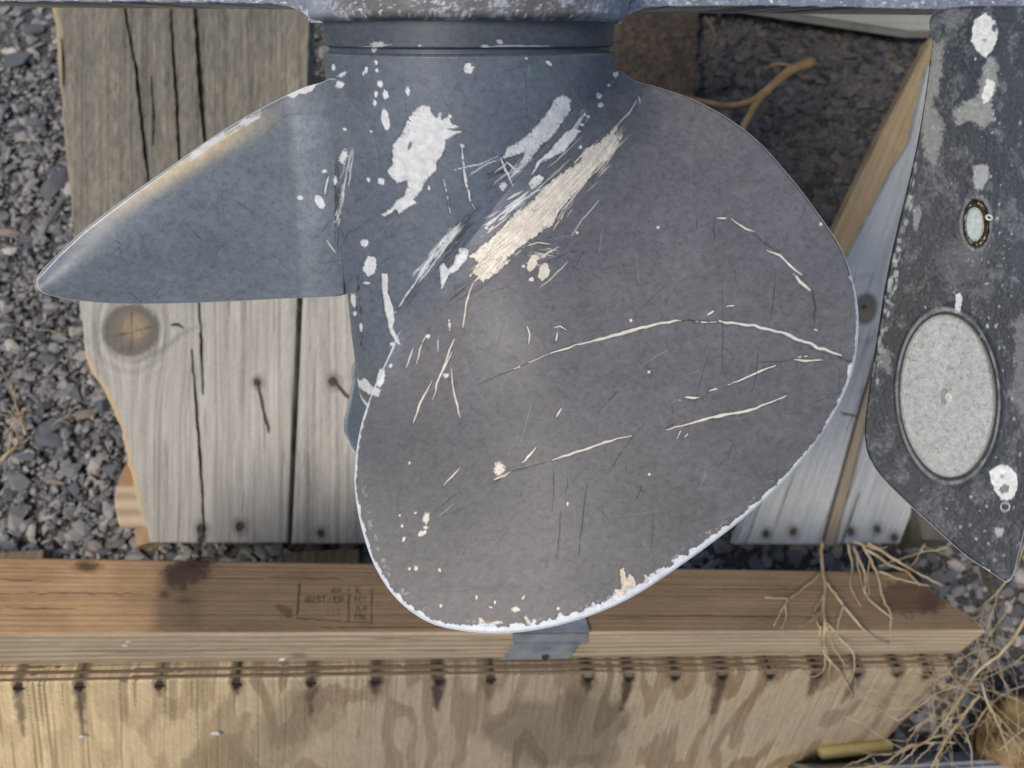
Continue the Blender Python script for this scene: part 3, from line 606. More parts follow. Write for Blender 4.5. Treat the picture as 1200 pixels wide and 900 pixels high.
# small stones and chips resting on the box
def pebble(px, py, o, a, b, mat, label, cat='pebble', k=3):
    ray = np.array([(px-600)/F, (450-py)/F, -1]); nrm = np.cross(ex, d2); nrm = nrm*np.sign(nrm[2]); t = (o@nrm)/(ray@nrm); L = ray*t+nrm*b*.3
    v, f = ROCKS[k]; B = np.stack([ex, d2, nrm], 1); V = l2w((v*[a, b, b*1.1])@B.T+L); mk('pebble', V, f, mat, label=label, cat=cat, group='white pebbles caught on the plywood box')
E0 = R0-d1*.0; F0 = R1-d1*.0125
pebble(147, 755, E0, .0026, .0018, M_pale, 'tiny white pebble on the beam edge, left one of two touching', k=5)
pebble(151, 751, E0, .0022, .0017, M_pale, 'tiny white pebble on the beam edge, right one of two touching', k=6)
pebble(331, 771, E0, .0032, .0022, M_pale, 'small pale pebble on the beam edge below the ink stamp', k=7)
pebble(99, 862, F0, .0038, .0026, M_pale, 'small white pebble low on the plywood near its left end', k=8)
pebble(254, 857, F0, .0052, .0034, M_pale, 'larger white pebble on the plywood right of the small one', k=9)
# steel rail lying before the box, yellow stick on it
x0, y0 = -.02, 0
a = PW(955, 903, .64); b = PW(1290, 884, .64); e = b-a; th = np.array([0, -.0, -.07]); dn = np.array([0, -.05, 0])
V, f = cuboid((a+b)/2+np.array([0, -.028, -.0425]), e, (0, .056, 0), (0, 0, .085)); rail = mk('steel_rail', V, f, M_galv, label='grey steel rail lying in front of the plywood in the bottom right corner', cat='metal rail')
bm = bmesh.new(); bm.from_mesh(rail.data); bmesh.ops.bevel(bm, geom=bm.edges[:], offset=.004, segments=3, affect='EDGES'); bm.to_mesh(rail.data); bm.free()
a = PW(963, 882, surf(963, 884)-.014); b = PW(1041, 873, surf(1041, 877)-.014); q = tube_data(spline([a, (a+b)/2, b], 12), .0058, .0058, 12)[0]
v, f = tube_data([a-(b-a)*.04, a-(b-a)*.02, a, b, b+(b-a)*.03, b+(b-a)*.05], .006, .006, 14); c = v.mean(0); rr = np.repeat([.55, .85, 1, 1, .8, .5], 14)
ax = np.repeat([a-(b-a)*.04, a-(b-a)*.02, a, b, b+(b-a)*.03, b+(b-a)*.05], 14, 0); v = ax+(v-ax)*rr[:, None]
mk('yellow_stick', v, f, M_yellow, label='short yellow rounded stick lying on the lower right of the plywood', cat='stick', smooth=True)

# ================================================================== DRY PLANTS AND TWIGS
def stems(name, label, cat, lines, mat, group=None, r=.0012, off=0.):
    parts = []; first = PW(*lines[0][0][0])
    t = thing(name, label, cat, tuple(first), group)
    for pts, rr in lines:
        w = [PW(q[0], q[1], min(surf(q[0], q[1])-.006, .66) if off else q[2]) for q in pts]; n_ = max(6, 4*len(w)); c = spline(w, n_); c[1:-1] += rng.normal(0, .0003, (n_-2, 3)); v, f = tube_data(c, r*rr, r*rr*.45, 6)
        mk('stem', v, f, mat, t, smooth=True)
    return t
def zz(ox, oy, pts, d0, d1_):                                   # zoomed notes -> photo position with a depth ramp
    n_ = len(pts); return [(ox+a/3, oy+b/3, d0+(d1_-d0)*i/(n_-1)) for i, (a, b) in enumerate(pts)]
O = (800, 600)
stems('dry_root', 'dry straw coloured root forking down over the beam onto the plywood', 'dry plant', [
    (zz(*O, [(488, 100), (492, 200), (500, 260), (495, 340), (500, 400), (498, 470), (515, 520), (560, 570), (600, 650)], .60, .50), 1.7),
    (zz(*O, [(490, 210), (440, 255), (375, 300), (290, 300)], .55, .49), 1.2), (zz(*O, [(375, 300), (345, 350), (320, 400)], .49, .49), .9), (zz(*O, [(360, 320), (365, 370), (345, 410)], .49, .485), .8),
    (zz(*O, [(500, 240), (560, 320), (620, 395), (680, 445), (725, 460)], .53, .485), 1.3), (zz(*O, [(565, 330), (550, 380), (545, 440)], .51, .49), .9), (zz(*O, [(495, 290), (465, 340), (458, 365), (480, 350)], .52, .50), .8),
    (zz(*O, [(497, 340), (460, 375), (410, 405)], .51, .49), 1.0), (zz(*O, [(500, 385), (560, 450), (600, 500), (600, 560), (585, 605)], .50, .49), 1.2), (zz(*O, [(505, 400), (530, 470), (575, 545)], .50, .49), 1.0),
    (zz(*O, [(485, 400), (480, 450), (500, 500), (495, 555), (460, 580), (430, 572)], .50, .49), .9), (zz(*O, [(520, 520), (515, 570), (520, 620)], .495, .49), .7), (zz(*O, [(470, 380), (490, 440), (510, 500)], .50, .49), .7)], M_straw, r=.0009, off=-.028)
stems('dry_grass_tuft', 'tuft of pale dry grass stems arching over the beam under the dark fin', 'dry plant', [
    (zz(*O, [(580, 110), (595, 180), (590, 260), (625, 330)], .62, .50), 1.2), (zz(*O, [(600, 120), (640, 220), (650, 300), (740, 375)], .62, .50), 1.4), (zz(*O, [(630, 110), (680, 210), (700, 290), (730, 360), (728, 440)], .61, .49), 1.4),
    (zz(*O, [(650, 110), (720, 150), (800, 200), (915, 260)], .60, .52), 1.6), (zz(*O, [(640, 130), (740, 190), (790, 210), (835, 260)], .60, .52), 1.3), (zz(*O, [(690, 210), (780, 240), (870, 262)], .58, .53), 1.1),
    (zz(*O, [(850, 110), (820, 170), (790, 200)], .62, .57), 1.0), (zz(*O, [(940, 125), (850, 140), (760, 165), (690, 190)], .63, .58), 1.0), (zz(*O, [(660, 160), (650, 230), (655, 290)], .6, .52), .9), (zz(*O, [(610, 150), (620, 210), (640, 290)], .6, .51), .9),
    (zz(*O, [(600, 105), (680, 130), (720, 120)], .63, .6), 1.0)], M_straw, r=.0009, off=-.028)
def bush(seed, roots, n, mat, name, label, r=.001, lo=.35, hi=.85, depth=(.66, .56)):
    R = random.Random(seed); L_ = []
    def grow(x, y, a, l, d, k, w_):
        pts = [(x, y, d)]
        for q in range(4):
            a += R.uniform(-.35, .35); x += math.cos(a)*l/4; y += math.sin(a)*l/4; d += R.uniform(-.006, .003); pts.append((x, y, d))
            if k > 0 and R.random() < .75: grow(x, y, a+R.choice([-1, 1])*R.uniform(.4, .9), l*R.uniform(.5, .75), d, k-1, w_*.62)
        L_.append((pts, w_))
    for (x, y, a, l, d, w_, k) in roots: grow(x, y, math.radians(a), l, d, k, w_)
    return stems(name, label, 'dry plant', L_[:n], mat, r=r)
bush(5, [(1205, 720, 118, 190, .60, 1.6, 2), (1148, 812, 118, 120, .61, 1.5, 2), (1160, 760, 165, 95, .61, .9, 1), (1150, 800, 155, 110, .61, 1.0, 2), (1120, 870, 190, 100, .62, 1.0, 1), (1150, 800, 60, 120, .60, 1.2, 2), (1200, 640, 100, 110, .62, .9, 1)], 80, M_straw, 'dry_bush', 'tangled tan dry bush in the lower right corner beside the plywood', r=.00085)
bush(6, [(1210, 760, 130, 130, .60, .8, 2), (1210, 800, 165, 110, .60, .7, 2), (1190, 700, 110, 120, .61, .7, 2), (1170, 880, -60, 120, .59, .7, 2), (1140, 900, -100, 110, .60, .7, 2), (1205, 860, -150, 120, .59, .7, 2), (1120, 760, 60, 90, .63, .6, 2), (1210, 830, 190, 120, .60, .7, 2), (1160, 720, 80, 110, .62, .6, 2), (1100, 820, 20, 80, .63, .5, 2)], 150, M_straw, 'dry_grass', 'fine pale dry grass tangled round the dead leaf in the lower right corner', r=.00065)
bush(9, [(1090, 690, 40, 80, .68, .7, 1), (1130, 720, 80, 90, .66, .8, 1), (1170, 690, 100, 80, .66, .7, 1), (1080, 640, 20, 70, .69, .7, 1)], 30, M_straw, 'dry_weed', 'thin dry weed on the gravel below the fin tip', r=.0007)
bush(14, [(2, 540, -35, 45, .74, 1.5, 1), (30, 510, -100, 45, .74, 1.3, 2), (35, 475, 150, 40, .73, 1, 1), (5, 520, -50, 30, .74, 1, 1)], 22, M_straw, 'dry_twig', 'small tan forked twig on the gravel at the left edge', r=.0013)
bush(17, [(40, 385, 10, 40, .77, .7, 1), (60, 500, -40, 40, .74, .7, 1)], 8, M_straw, 'fine_twig', 'thin broken twig on gravel beside the torn board', r=.0009)
stems('forked_root', 'ochre forked root lying on dark gravel behind the big blade', 'root', [
    ([(952, 73, .86), (925, 84, .85), (900, 105, .85), (884, 125, .84), (868, 160, .83), (866, 200, .82)], 2.6), ([(905, 100, .85), (880, 118, .85), (850, 123, .86), (815, 117, .86), (780, 108, .87)], 1.7), ([(935, 80, .85), (915, 75, .86), (895, 80, .86)], .9)], M_root, r=.0024)
stems('curved_root', 'grey curved rootlet on the soil edge left of the ochre root', 'root', [([(826, 20, .93), (836, 35, .92), (836, 52, .91), (818, 74, .90)], 1)], M_brownw, r=.0024)
# curled dead leaf by the bush
n_ = 24; U, V_ = np.meshgrid(np.linspace(0, 1, n_), np.linspace(0, 1, n_)); wd = np.sin(np.pi*np.clip(V_, .02, .98))**.6
lx = 1190+(U-.5)*120*wd+20*V_; ly = 815+V_*120; ld = .63+.05*(U-.5)**2*4*.5+.012*np.sin(V_*6+U*3)+.02*V_
slab('dead_leaf', PW(lx, ly, ld), (0, .002, -.002), M_leaf, None, label='large curled brown dead leaf in the bottom right corner under the dry bush', cat='leaf', smooth=True)
# ================================================================== PROPELLER
ray0 = P(551, 38, 1.0); ray0 /= np.linalg.norm(ray0)
D0 = .325; P0 = ray0*D0; AX = np.array([0, ray0[2], -ray0[1]]); AX /= np.linalg.norm(AX)      # axis: down the picture and away
if AX[1] > 0: AX = -AX
BX = np.array([1., 0, 0]); CX = np.cross(AX, BX); CX /= np.linalg.norm(CX)
if CX[2] < 0: CX = -CX                                          # towards the camera
HUB_R = LF((-.01, .0562), (.0045, .0562), (.005, .0548), (.0065, .0548), (.0072, .0572), (.05, .0572), (.12, .0570), (.148, .0564), (.151, .0560))
def hub_depth(x, y, R=.0572):
    x, y = np.broadcast_arrays(np.asarray(x, float), np.asarray(y, float))
    d = np.stack([(x-600)/F, (450-y)/F, -np.ones(x.shape)], -1); o = -P0
    dp = d-(d@AX)[..., None]*AX; op = o-(o@AX)*AX
    a = (dp*dp).sum(-1); b = 2*(dp@op); c = op@op-R*R; q = b*b-4*a*c
    near = (-b-np.sqrt(np.maximum(q, 0)))/(2*a); return near
WH = (.66, .69, .72); CR = (.74, .69, .60); DK = (.028, .03, .035)
def marks(p):
    w = dict(rough=.42, h=-.00012, var=.06, chip=1); A = (350, 0); B = (350, 250); R6 = (700, 250); R8 = (400, 500)
    # soft variation of the paint itself
    q = fbm(p.x*.02, p.y*.02, 3, 4); p.c *= (.84+.32*q)[:, None]; q = fbm(p.x*.13+p.y*.05, p.y*.16-p.x*.04, 8, 5); p.c *= (.86+.28*q)[:, None]; q = sm(.56, .74, fbm(p.x*.30+p.y*.10, p.y*.34-p.x*.08, 18, 3)); p.c *= (1.03-.20*q)[:, None]
    q = sm(.60, .80, fbm(p.x*.05+.4*p.y*.05, p.y*.09, 12, 4)); p.c = p.c*(1-.25*q[:, None])+np.array([.17, .175, .19])*.25*q[:, None]; p.r += .1*q
    r = random.Random(4)
    for k in range(300):                                        # hair scratches everywhere
        x = r.uniform(40, 1000); y = r.uniform(60, 740); a = r.gauss(1.9, .7); l = r.uniform(8, 60)
        c = DK if r.random() < .75 else (.24, .245, .26)
        p.line([(x, y), (x+l*math.cos(a)*.5+r.uniform(-2, 2), y+l*math.sin(a)*.5), (x+l*math.cos(a), y+l*math.sin(a))], r.uniform(.8, 1.7), c, alpha=r.uniform(.25, .7), taper=.9, bead=r.choice([0, .4]))
    p.blob(460, 500, 60, 130, 20, (.17, .165, .165), soft=30, amp=.4, alpha=.25)
    # dark drag marks first
    for a_, b_, wd, n_, s_ in ((( 500, 330), (560, 250), 14, 22, 1), ((500, 310), (560, 240), 10, 18, 2), ((540, 330), (640, 240), 12, 20, 3), ((660, 230), (735, 145), 10, 16, 4), ((395, 180), (396, 300), 5, 14, 5), ((470, 360), (500, 320), 5, 8, 6), ((520, 360), (600, 300), 14, 12, 7), ((565, 210), (610, 190), 8, 10, 8)):
        p.bundle(a_, b_, wd, n_, DK, 1.5, seed=s_, lmin=.2, lmax=.7)
    p.bundle((418, 320), (425, 415), 4, 34, DK, 1.8, lmin=.02, lmax=.08, seed=15)
    # bare patches
    p.poly(Z(*A, [(435, 368), (460, 375), (470, 405), (485, 412), (500, 390), (503, 420), (528, 408), (542, 445), (520, 455), (572, 462), (530, 482), (515, 490), (512, 530), (485, 570), (482, 600), (440, 640), (430, 672), (402, 700), (412, 712), (375, 735), (352, 752), (340, 735), (305, 762), (290, 755), (330, 730), (345, 705), (370, 690), (385, 655), (380, 635), (345, 642), (310, 602), (330, 580), (330, 510), (365, 470), (385, 420), (410, 385)]), WH, amp=1.5, **w)
    p.blob(480, 171, 2, 5, 20, DK, alpha=.8)
    p.poly(Z(*A, [(930, 330), (958, 350), (955, 390), (940, 410), (890, 480), (850, 510), (805, 572), (775, 578), (800, 530), (760, 545), (712, 560), (735, 520), (790, 490), (830, 450), (880, 390), (905, 345)]), WH, amp=1.8, **w)
    p.poly(Z(*A, [(965, 450), (990, 460), (960, 500), (935, 530), (890, 555), (860, 565), (820, 612), (835, 570), (875, 540), (905, 500), (940, 465)]), WH, amp=1.6, **w)
    p.poly(Z(*A, [(815, 630), (845, 612), (862, 625), (850, 645), (820, 665), (808, 650)]), WH, amp=1.0, **w)
    p.poly(Z(*A, [(1120, 440), (1100, 520), (1050, 585), (1010, 640), (960, 690), (925, 725), (890, 790), (800, 850), (720, 900), (740, 920), (650, 990), (620, 960), (660, 900), (700, 830), (760, 770), (820, 710), (870, 650), (940, 600), (990, 570), (1010, 520), (1060, 500)]), CR, amp=2.6, **w)
    p.poly(Z(*B, [(770, -10), (900, -10), (850, 60), (800, 100), (750, 140), (700, 190), (715, 150), (660, 175), (600, 222), (630, 170), (600, 150), (680, 85)]), CR, amp=2.4, **w)
    wb = {**w, 'chip': 0}
    p.bundle((735, 148), (690, 205), 7, 34, CR, 1.7, seed=21, lmin=.3, lmax=.95, **wb); p.bundle((720, 165), (560, 320), 22, 70, CR, 1.5, seed=22, lmin=.08, lmax=.25, **wb)
    p.bundle((700, 190), (640, 270), 12, 26, CR, 1.3, seed=29, lmin=.1, lmax=.4, **wb); p.bundle((610, 275), (548, 325), 13, 30, CR, 1.6, seed=30, lmin=.2, lmax=.6, **wb)
    p.bundle((545, 257), (485, 330), 8, 46, WH, 1.7, seed=23, lmin=.1, lmax=.4, **wb); p.bundle((622, 225), (565, 268), 8, 26, WH, 1.9, seed=24, lmin=.12, lmax=.4, **wb)
    p.bundle((640, 215), (590, 245), 5, 12, WH, 1.6, seed=31, lmin=.2, lmax=.5, **wb)
    p.bundle((412, 170), (393, 270), 4, 18, WH, 1.2, seed=25, lmin=.1, lmax=.5, **wb); p.bundle((690, 130), (655, 175), 6, 14, WH, 1.1, seed=26, lmin=.1, lmax=.5, **wb)
    p.bundle((592, 212), (622, 182), 7, 16, WH, 1.2, seed=27, lmin=.2, lmax=.8, **wb); p.bundle((612, 290), (660, 300), 18, 20, CR, 1.1, seed=28, lmin=.1, lmax=.35, **wb)
    for cx, cy, rx, ry, ro in [(597, 240, 14, 19, 0), (305, 420, 13, 36, -10), (305, 332, 9, 14, 0), (285, 295, 8, 10, 0), (383, 320, 6, 14, 0), (272, 218, 6, 7, 0), (275, 247, 4, 6, 0), (237, 245, 5, 9, 0), (228, 258, 3, 7, 10), (122, 237, 5, 10, 0), (265, 170, 9, 11, 0), (280, 155, 24, 8, 0), (145, 298, 13, 11, 0), (152, 262, 14, 5, -30),
            (708, 147, 10, 7, 0), (655, 162, 14, 4, 0), (880, 222, 10, 5, 30), (800, 205, 4, 3, 0), (425, 160, 5, 3, 0), (162, 455, 5, 4, 0), (255, 462, 4, 3, 0), (157, 552, 11, 23, 15), (75, 710, 13, 27, -30), (5, 695, 10, 7, 0), (90, 602, 8, 6, 0), (290, 638, 12, 10, 0), (245, 632, 5, 6, 0), (458, 660, 4, 6, 0), (130, 635, 6, 12, 0), (268, 362, 5, 9, 0),
            (272, 330, 5, 9, 0), (232, 855, 11, 13, 0), (1055, 337, 8, 10, 0), (1062, 370, 10, 7, -20), (1115, 260, 8, 11, 0), (1018, 410, 5, 4, 0), (1005, 403, 4, 4, 0), (995, 438, 6, 5, 0), (545, 445, 12, 4, 0), (530, 408, 5, 5, 0), (580, 888, 17, 14, 0), (718, 655, 10, 14, 0), (1090, 300, 4, 4, 0), (990, 518, 5, 5, 0), (660, 800, 4, 4, 0), (575, 512, 6, 5, 0)]:
        p.blob(350+cx/3, cy/3, rx/3+.3, ry/3+.3, ro, WH, amp=.22, soft=.5, **w)
    def ln(o, pts, wd, c=WH, **k):
        wd *= .86
        if c is DK: wd *= .85; k['alpha'] = .75
        p.line(Z(*o, pts), wd/3, c, **{**w, **k})
    ln(A, [(572, 515), (580, 580), (590, 650), (605, 710), (620, 738)], 8, bead=.2); ln(A, [(510, 628), (522, 680), (532, 750)], 5, bead=.45); ln(A, [(550, 595), (640, 578), (700, 550)], 4.5); ln(A, [(605, 612), (660, 575), (705, 560)], 4.5)
    ln(A, [(708, 555), (730, 600), (755, 655)], 8); ln(A, [(730, 570), (772, 607)], 6); ln(A, [(690, 607), (738, 570)], 5); ln(A, [(680, 650), (730, 610), (790, 600)], 4); ln(A, [(107, 620), (97, 650), (93, 682)], 8); ln(A, [(95, 840), (130, 890)], 6, alpha=.6)
    ln(A, [(1190, 350), (1160, 400), (1120, 440)], 5); ln(A, [(200, 166), (270, 163), (330, 156)], 3.5); ln(A, [(640, 164), (760, 161), (880, 163)], 4); ln(A, [(1195, 340), (1200, 365)], 4); ln(A, [(1055, 705), (1000, 770), (960, 830)], 3, CR)
    p.poly(Z(*B, [(495, 185), (510, 175), (525, 195), (545, 180), (550, 150), (580, 128), (597, 130), (590, 160), (560, 200), (530, 215), (503, 268), (500, 240), (498, 220)]), WH, amp=1.0, **w)
    p.poly(Z(*B, [(292, 213), (313, 210), (314, 280), (332, 335), (337, 370), (330, 400), (345, 430), (362, 466), (345, 457), (322, 420), (303, 340), (294, 262)]), WH, amp=.8, **w)
    ln(B, [(338, 350), (380, 285), (430, 215)], 6, bead=.2); ln(B, [(350, 330), (400, 260)], 4)
    for cx, cy, rx, ry, ro, c in [(250, 185, 22, 32, 10, WH), (192, 305, 9, 22, -8, WH), (197, 352, 7, 7, 0, WH), (219, 400, 5, 14, 0, WH), (238, 245, 10, 3, 0, WH), (288, 580, 13, 32, 12, WH), (518, 570, 9, 7, 0, WH), (328, 460, 7, 5, 0, WH), (325, 535, 5, 6, 0, WH), (822, 172, 15, 32, 25, CR), (862, 205, 19, 28, 15, CR), (790, 186, 5, 4, 0, CR), (818, 232, 7, 7, 0, CR), (1167, 376, 4, 4, 0, CR), (978, 68, 4, 4, 0, CR), (705, 888, 17, 12, 20, (.42, .34, .26)), (455, 432, 6, 6, 0, CR)]:
        p.blob(350+cx/3, 250+cy/3, rx/3+.2, ry/3+.2, ro, c, amp=.3, soft=.5, **w)
    p.poly(Z(*B, [(180, 540), (200, 568), (215, 588), (235, 578), (258, 610), (288, 618), (282, 645), (245, 635), (215, 615), (188, 582)]), WH, amp=1.2, **w)
    for pts, wd, bd in [([(612, 246), (590, 310), (577, 400)], 6, 0), ([(530, 373), (530, 412)], 8, .3), ([(490, 445), (488, 488)], 4, 0), ([(446, 432), (425, 480), (415, 532)], 6, .2), ([(405, 473), (378, 542)], 5, 0), ([(548, 440), (520, 510), (490, 590), (472, 655)], 7, 0), ([(540, 486), (490, 585)], 5, 0), ([(468, 588), (430, 660), (404, 737)], 7, 0),
            ([(536, 545), (545, 620), (567, 720)], 6, 0), ([(800, 396), (812, 425), (808, 462)], 6, 0), ([(896, 403), (920, 398), (942, 411)], 5, 0), ([(910, 418), (905, 450)], 6, 0), ([(805, 112), (840, 102), (885, 108)], 5, 0), ([(915, 117), (885, 135), (845, 160)], 5, 0), ([(948, 168), (900, 215), (850, 262)], 4, 0), ([(833, 823), (815, 850), (785, 877)], 7, 0), ([(925, 686), (905, 715)], 8, 0), ([(635, 85), (690, 50), (740, 5)], 4, .3)]:
        ln(B, pts, wd, CR, bead=bd)
    ln(B, [(625, 600), (720, 562), (810, 525), (890, 490)], 5, DK, taper=.5); ln(B, [(740, 555), (890, 489)], 4, CR, bead=.5)
    ln(B, [(885, 492), (970, 465), (1050, 443), (1130, 420), (1210, 402)], 6.5, CR, taper=.3); ln(R6, [(-5, 447), (100, 418), (200, 390), (292, 376)], 9, CR, taper=.35); ln(R6, [(285, 374), (350, 377), (440, 381)], 7, DK, taper=.2); ln(R6, [(330, 379), (440, 383)], 5, CR, bead=.4)
    ln(R6, [(430, 382), (500, 388), (590, 403), (680, 430), (760, 465), (856, 502)], 11, (.70, .68, .63), taper=.45, wob=1); ln(R6, [(640, 425), (740, 470), (860, 513)], 5, DK, bead=.35); ln(R6, [(850, 505), (880, 518), (912, 520)], 6, DK)
    for pts, wd, c, bd in [([(418, 18), (456, 18)], 6, CR, 0), ([(470, 20), (505, 45), (552, 65)], 6, CR, 0), ([(545, 68), (590, 105), (640, 135)], 6, DK, .2), ([(596, 130), (640, 148), (680, 185), (718, 217)], 8, CR, 0), ([(690, 213), (712, 240), (750, 270)], 12, CR, .2), ([(755, 262), (768, 330), (764, 400)], 8, (.06, .062, .075), 0), ([(750, 400), (780, 415)], 6, CR, .5), ([(385, 358), (400, 350), (410, 343)], 9, CR, .2), ([(455, 325), (482, 324)], 6, CR, 0),
            ([(693, 516), (740, 518), (792, 515)], 7, CR, 0), ([(560, 522), (630, 522), (690, 512)], 5, DK, 0), ([(700, 505), (740, 502)], 5, CR, .4), ([(627, 534), (545, 568), (472, 600)], 7, CR, 0), ([(472, 600), (430, 612), (388, 628)], 6, CR, .45), ([(357, 645), (330, 650), (308, 646)], 7, CR, 0), ([(292, 655), (262, 666)], 6, CR, .3), ([(266, 670), (265, 725)], 4, DK, .3),
            ([(243, 760), (330, 738), (400, 718), (490, 702), (560, 685), (620, 660), (664, 640)], 9, CR, 0), ([(240, 752), (275, 740)], 8, DK, .2), ([(300, 755), (280, 792)], 4, CR, .2), ([(332, 758), (302, 795)], 5, CR, .4), ([(250, 735), (275, 722)], 6, DK, .3), ([(440, 230), (443, 400), (440, 560)], 4, DK, 0), ([(625, 210), (622, 300), (610, 375)], 4, DK, 0), ([(400, 470), (360, 600), (340, 690)], 4, DK, 0), ([(570, 450), (560, 560), (545, 630)], 5, DK, .2), ([(350, 10), (352, 60)], 4, DK, 0), ([(410, 20), (413, 100)], 4, DK, 0), ([(852, 540), (850, 620)], 4, DK, 0), ([(185, 715), (120, 790), (60, 880)], 4, DK, .2), ([(100, 600), (40, 655), (0, 700)], 5, DK, .2), ([(480, 810), (460, 860)], 5, DK, .2)]:
        ln(R6, pts, wd, c, bead=bd)
    for cx, cy, rr in [(213, 50, 4), (785, 38, 4), (118, 378, 4), (181, 558, 4)]: p.blob(700+cx/3, 250+cy/3, rr/3+.3, rr/3+.3, 0, CR, **w)
    for pts, wd, c, bd in [([(418, 142), (390, 175), (359, 207)], 5, CR, 0), ([(597, 158), (570, 172), (538, 186)], 9, CR, 0), ([(1175, -5), (1070, 30), (960, 48)], 9, CR, 0), ([(1022, 32), (960, 45), (870, 75), (740, 118)], 8, CR, 0), ([(740, 118), (680, 135), (600, 152), (530, 200)], 6, DK, .1), ([(745, 120), (748, 210), (744, 300)], 4, DK, 0), ([(772, 300), (768, 380), (760, 462)], 7, DK, 0), ([(865, 200), (850, 330), (835, 452)], 6, DK, .1), ([(1062, 200), (1035, 265)], 7, DK, .2), ([(640, 200), (620, 270)], 5, DK, .2), ([(800, 150), (790, 250)], 4, DK, .3), ([(1000, 60), (940, 170)], 4, DK, .3), ([(740, 440), (720, 500)], 3, DK, 0), ([(400, 270), (340, 320)], 4, (.2, .2, .2), 0)]:
        if pts[0][0] == 1175: continue
        ln(R8, pts, wd, c, bead=bd)
    for cx, cy, rx, ry, ro in [(555, 150, 17, 18, 20), (298, 322, 9, 20, 8), (284, 376, 16, 7, -30), (296, 355, 8, 5, 0), (220, 395, 4, 9, 20), (213, 350, 4, 4, 0), (262, 499, 7, 7, 0), (240, 500, 4, 4, 0), (612, 643, 14, 8, 0), (475, 602, 4, 7, 0), (540, 618, 3, 6, 0), (525, 635, 5, 4, 0), (762, 640, 5, 5, 0), (205, 312, 3, 3, 0), (260, 303, 4, 3, 0), (640, 600, 3, 8, 30), (345, 505, 6, 5, 0), (350, 630, 4, 5, 0), (1082, 168, 4, 4, 0), (240, 128, 3, 4, 0), (795, 272, 3, 6, 0)]:
        p.blob(400+cx/3, 500+cy/3, rx/3+.2, ry/3+.2, ro, CR, amp=.3, soft=.5, **w)
    p.poly(Z(*R8, [(978, 503), (992, 498), (1003, 540), (1013, 515), (1028, 530), (1038, 570), (1062, 563), (1067, 515), (1085, 538), (1090, 562), (1150, 522), (1195, 512), (1180, 555), (1100, 592), (1000, 615), (950, 612), (962, 572), (985, 572)]), (.68, .58, .46), amp=1.5, **w)
    for pts in ([(482, 672), (492, 672), (510, 690), (560, 682), (568, 690), (520, 700), (484, 702)], [(640, 668), (650, 666), (668, 690), (655, 698)], [(855, 640), (905, 625), (905, 645), (850, 655)]): p.poly(Z(*R8, pts), (.68, .60, .5), amp=1.0, **w)
    p.poly(Z(*R6, [(915, 512), (882, 535), (878, 560), (885, 590), (905, 575), (920, 540)]), (.62, .62, .62), amp=2.0, **w); p.poly(Z(*R6, [(882, 222), (900, 222), (915, 255), (905, 262)]), WH, amp=1, **w)
CREASE = np.array([(760, 60), (735, 95), (660, 170), (600, 235), (545, 300), (500, 350), (470, 400), (440, 460)], float)
def basecol(p):
    # sky tint and wear painted in: bluer hub, greyer blade, blended along the root
    d = np.full(p.x.size, 1e9); sg = np.ones(p.x.size)
    for a_, b_ in zip(CREASE[:-1], CREASE[1:]):
        e = b_-a_; t = np.clip(((p.x-a_[0])*e[0]+(p.y-a_[1])*e[1])/(e@e), 0, 1); q = (p.x-a_[0]-t*e[0])**2+(p.y-a_[1]-t*e[1])**2; m = q < d
        d[m] = q[m]; cr = e[0]*(p.y-a_[1])-e[1]*(p.x-a_[0]); sg[m] = np.where(cr[m] < 0, 1, -1)
    d = np.sqrt(d)*sg+14*(fbm(p.x*.03, p.y*.03, 77)-.5); t = sm(-22, 42, d)[:, None]
    k = sm(250, 650, p.y)[:, None]*1.0; bl = np.array([.128, .133, .152])*(1-k)+np.array([.118, .117, .125])*k
    return np.array([.112, .138, .178])*(1-t)+bl*t
RIMW = LF((0, 1.2), (1, 1.2))
Cc = l2w(P0)
prop = thing('boat_propeller', 'worn grey three-bladed boat propeller with bare white scrapes and scratches', 'propeller', tuple(Cc))
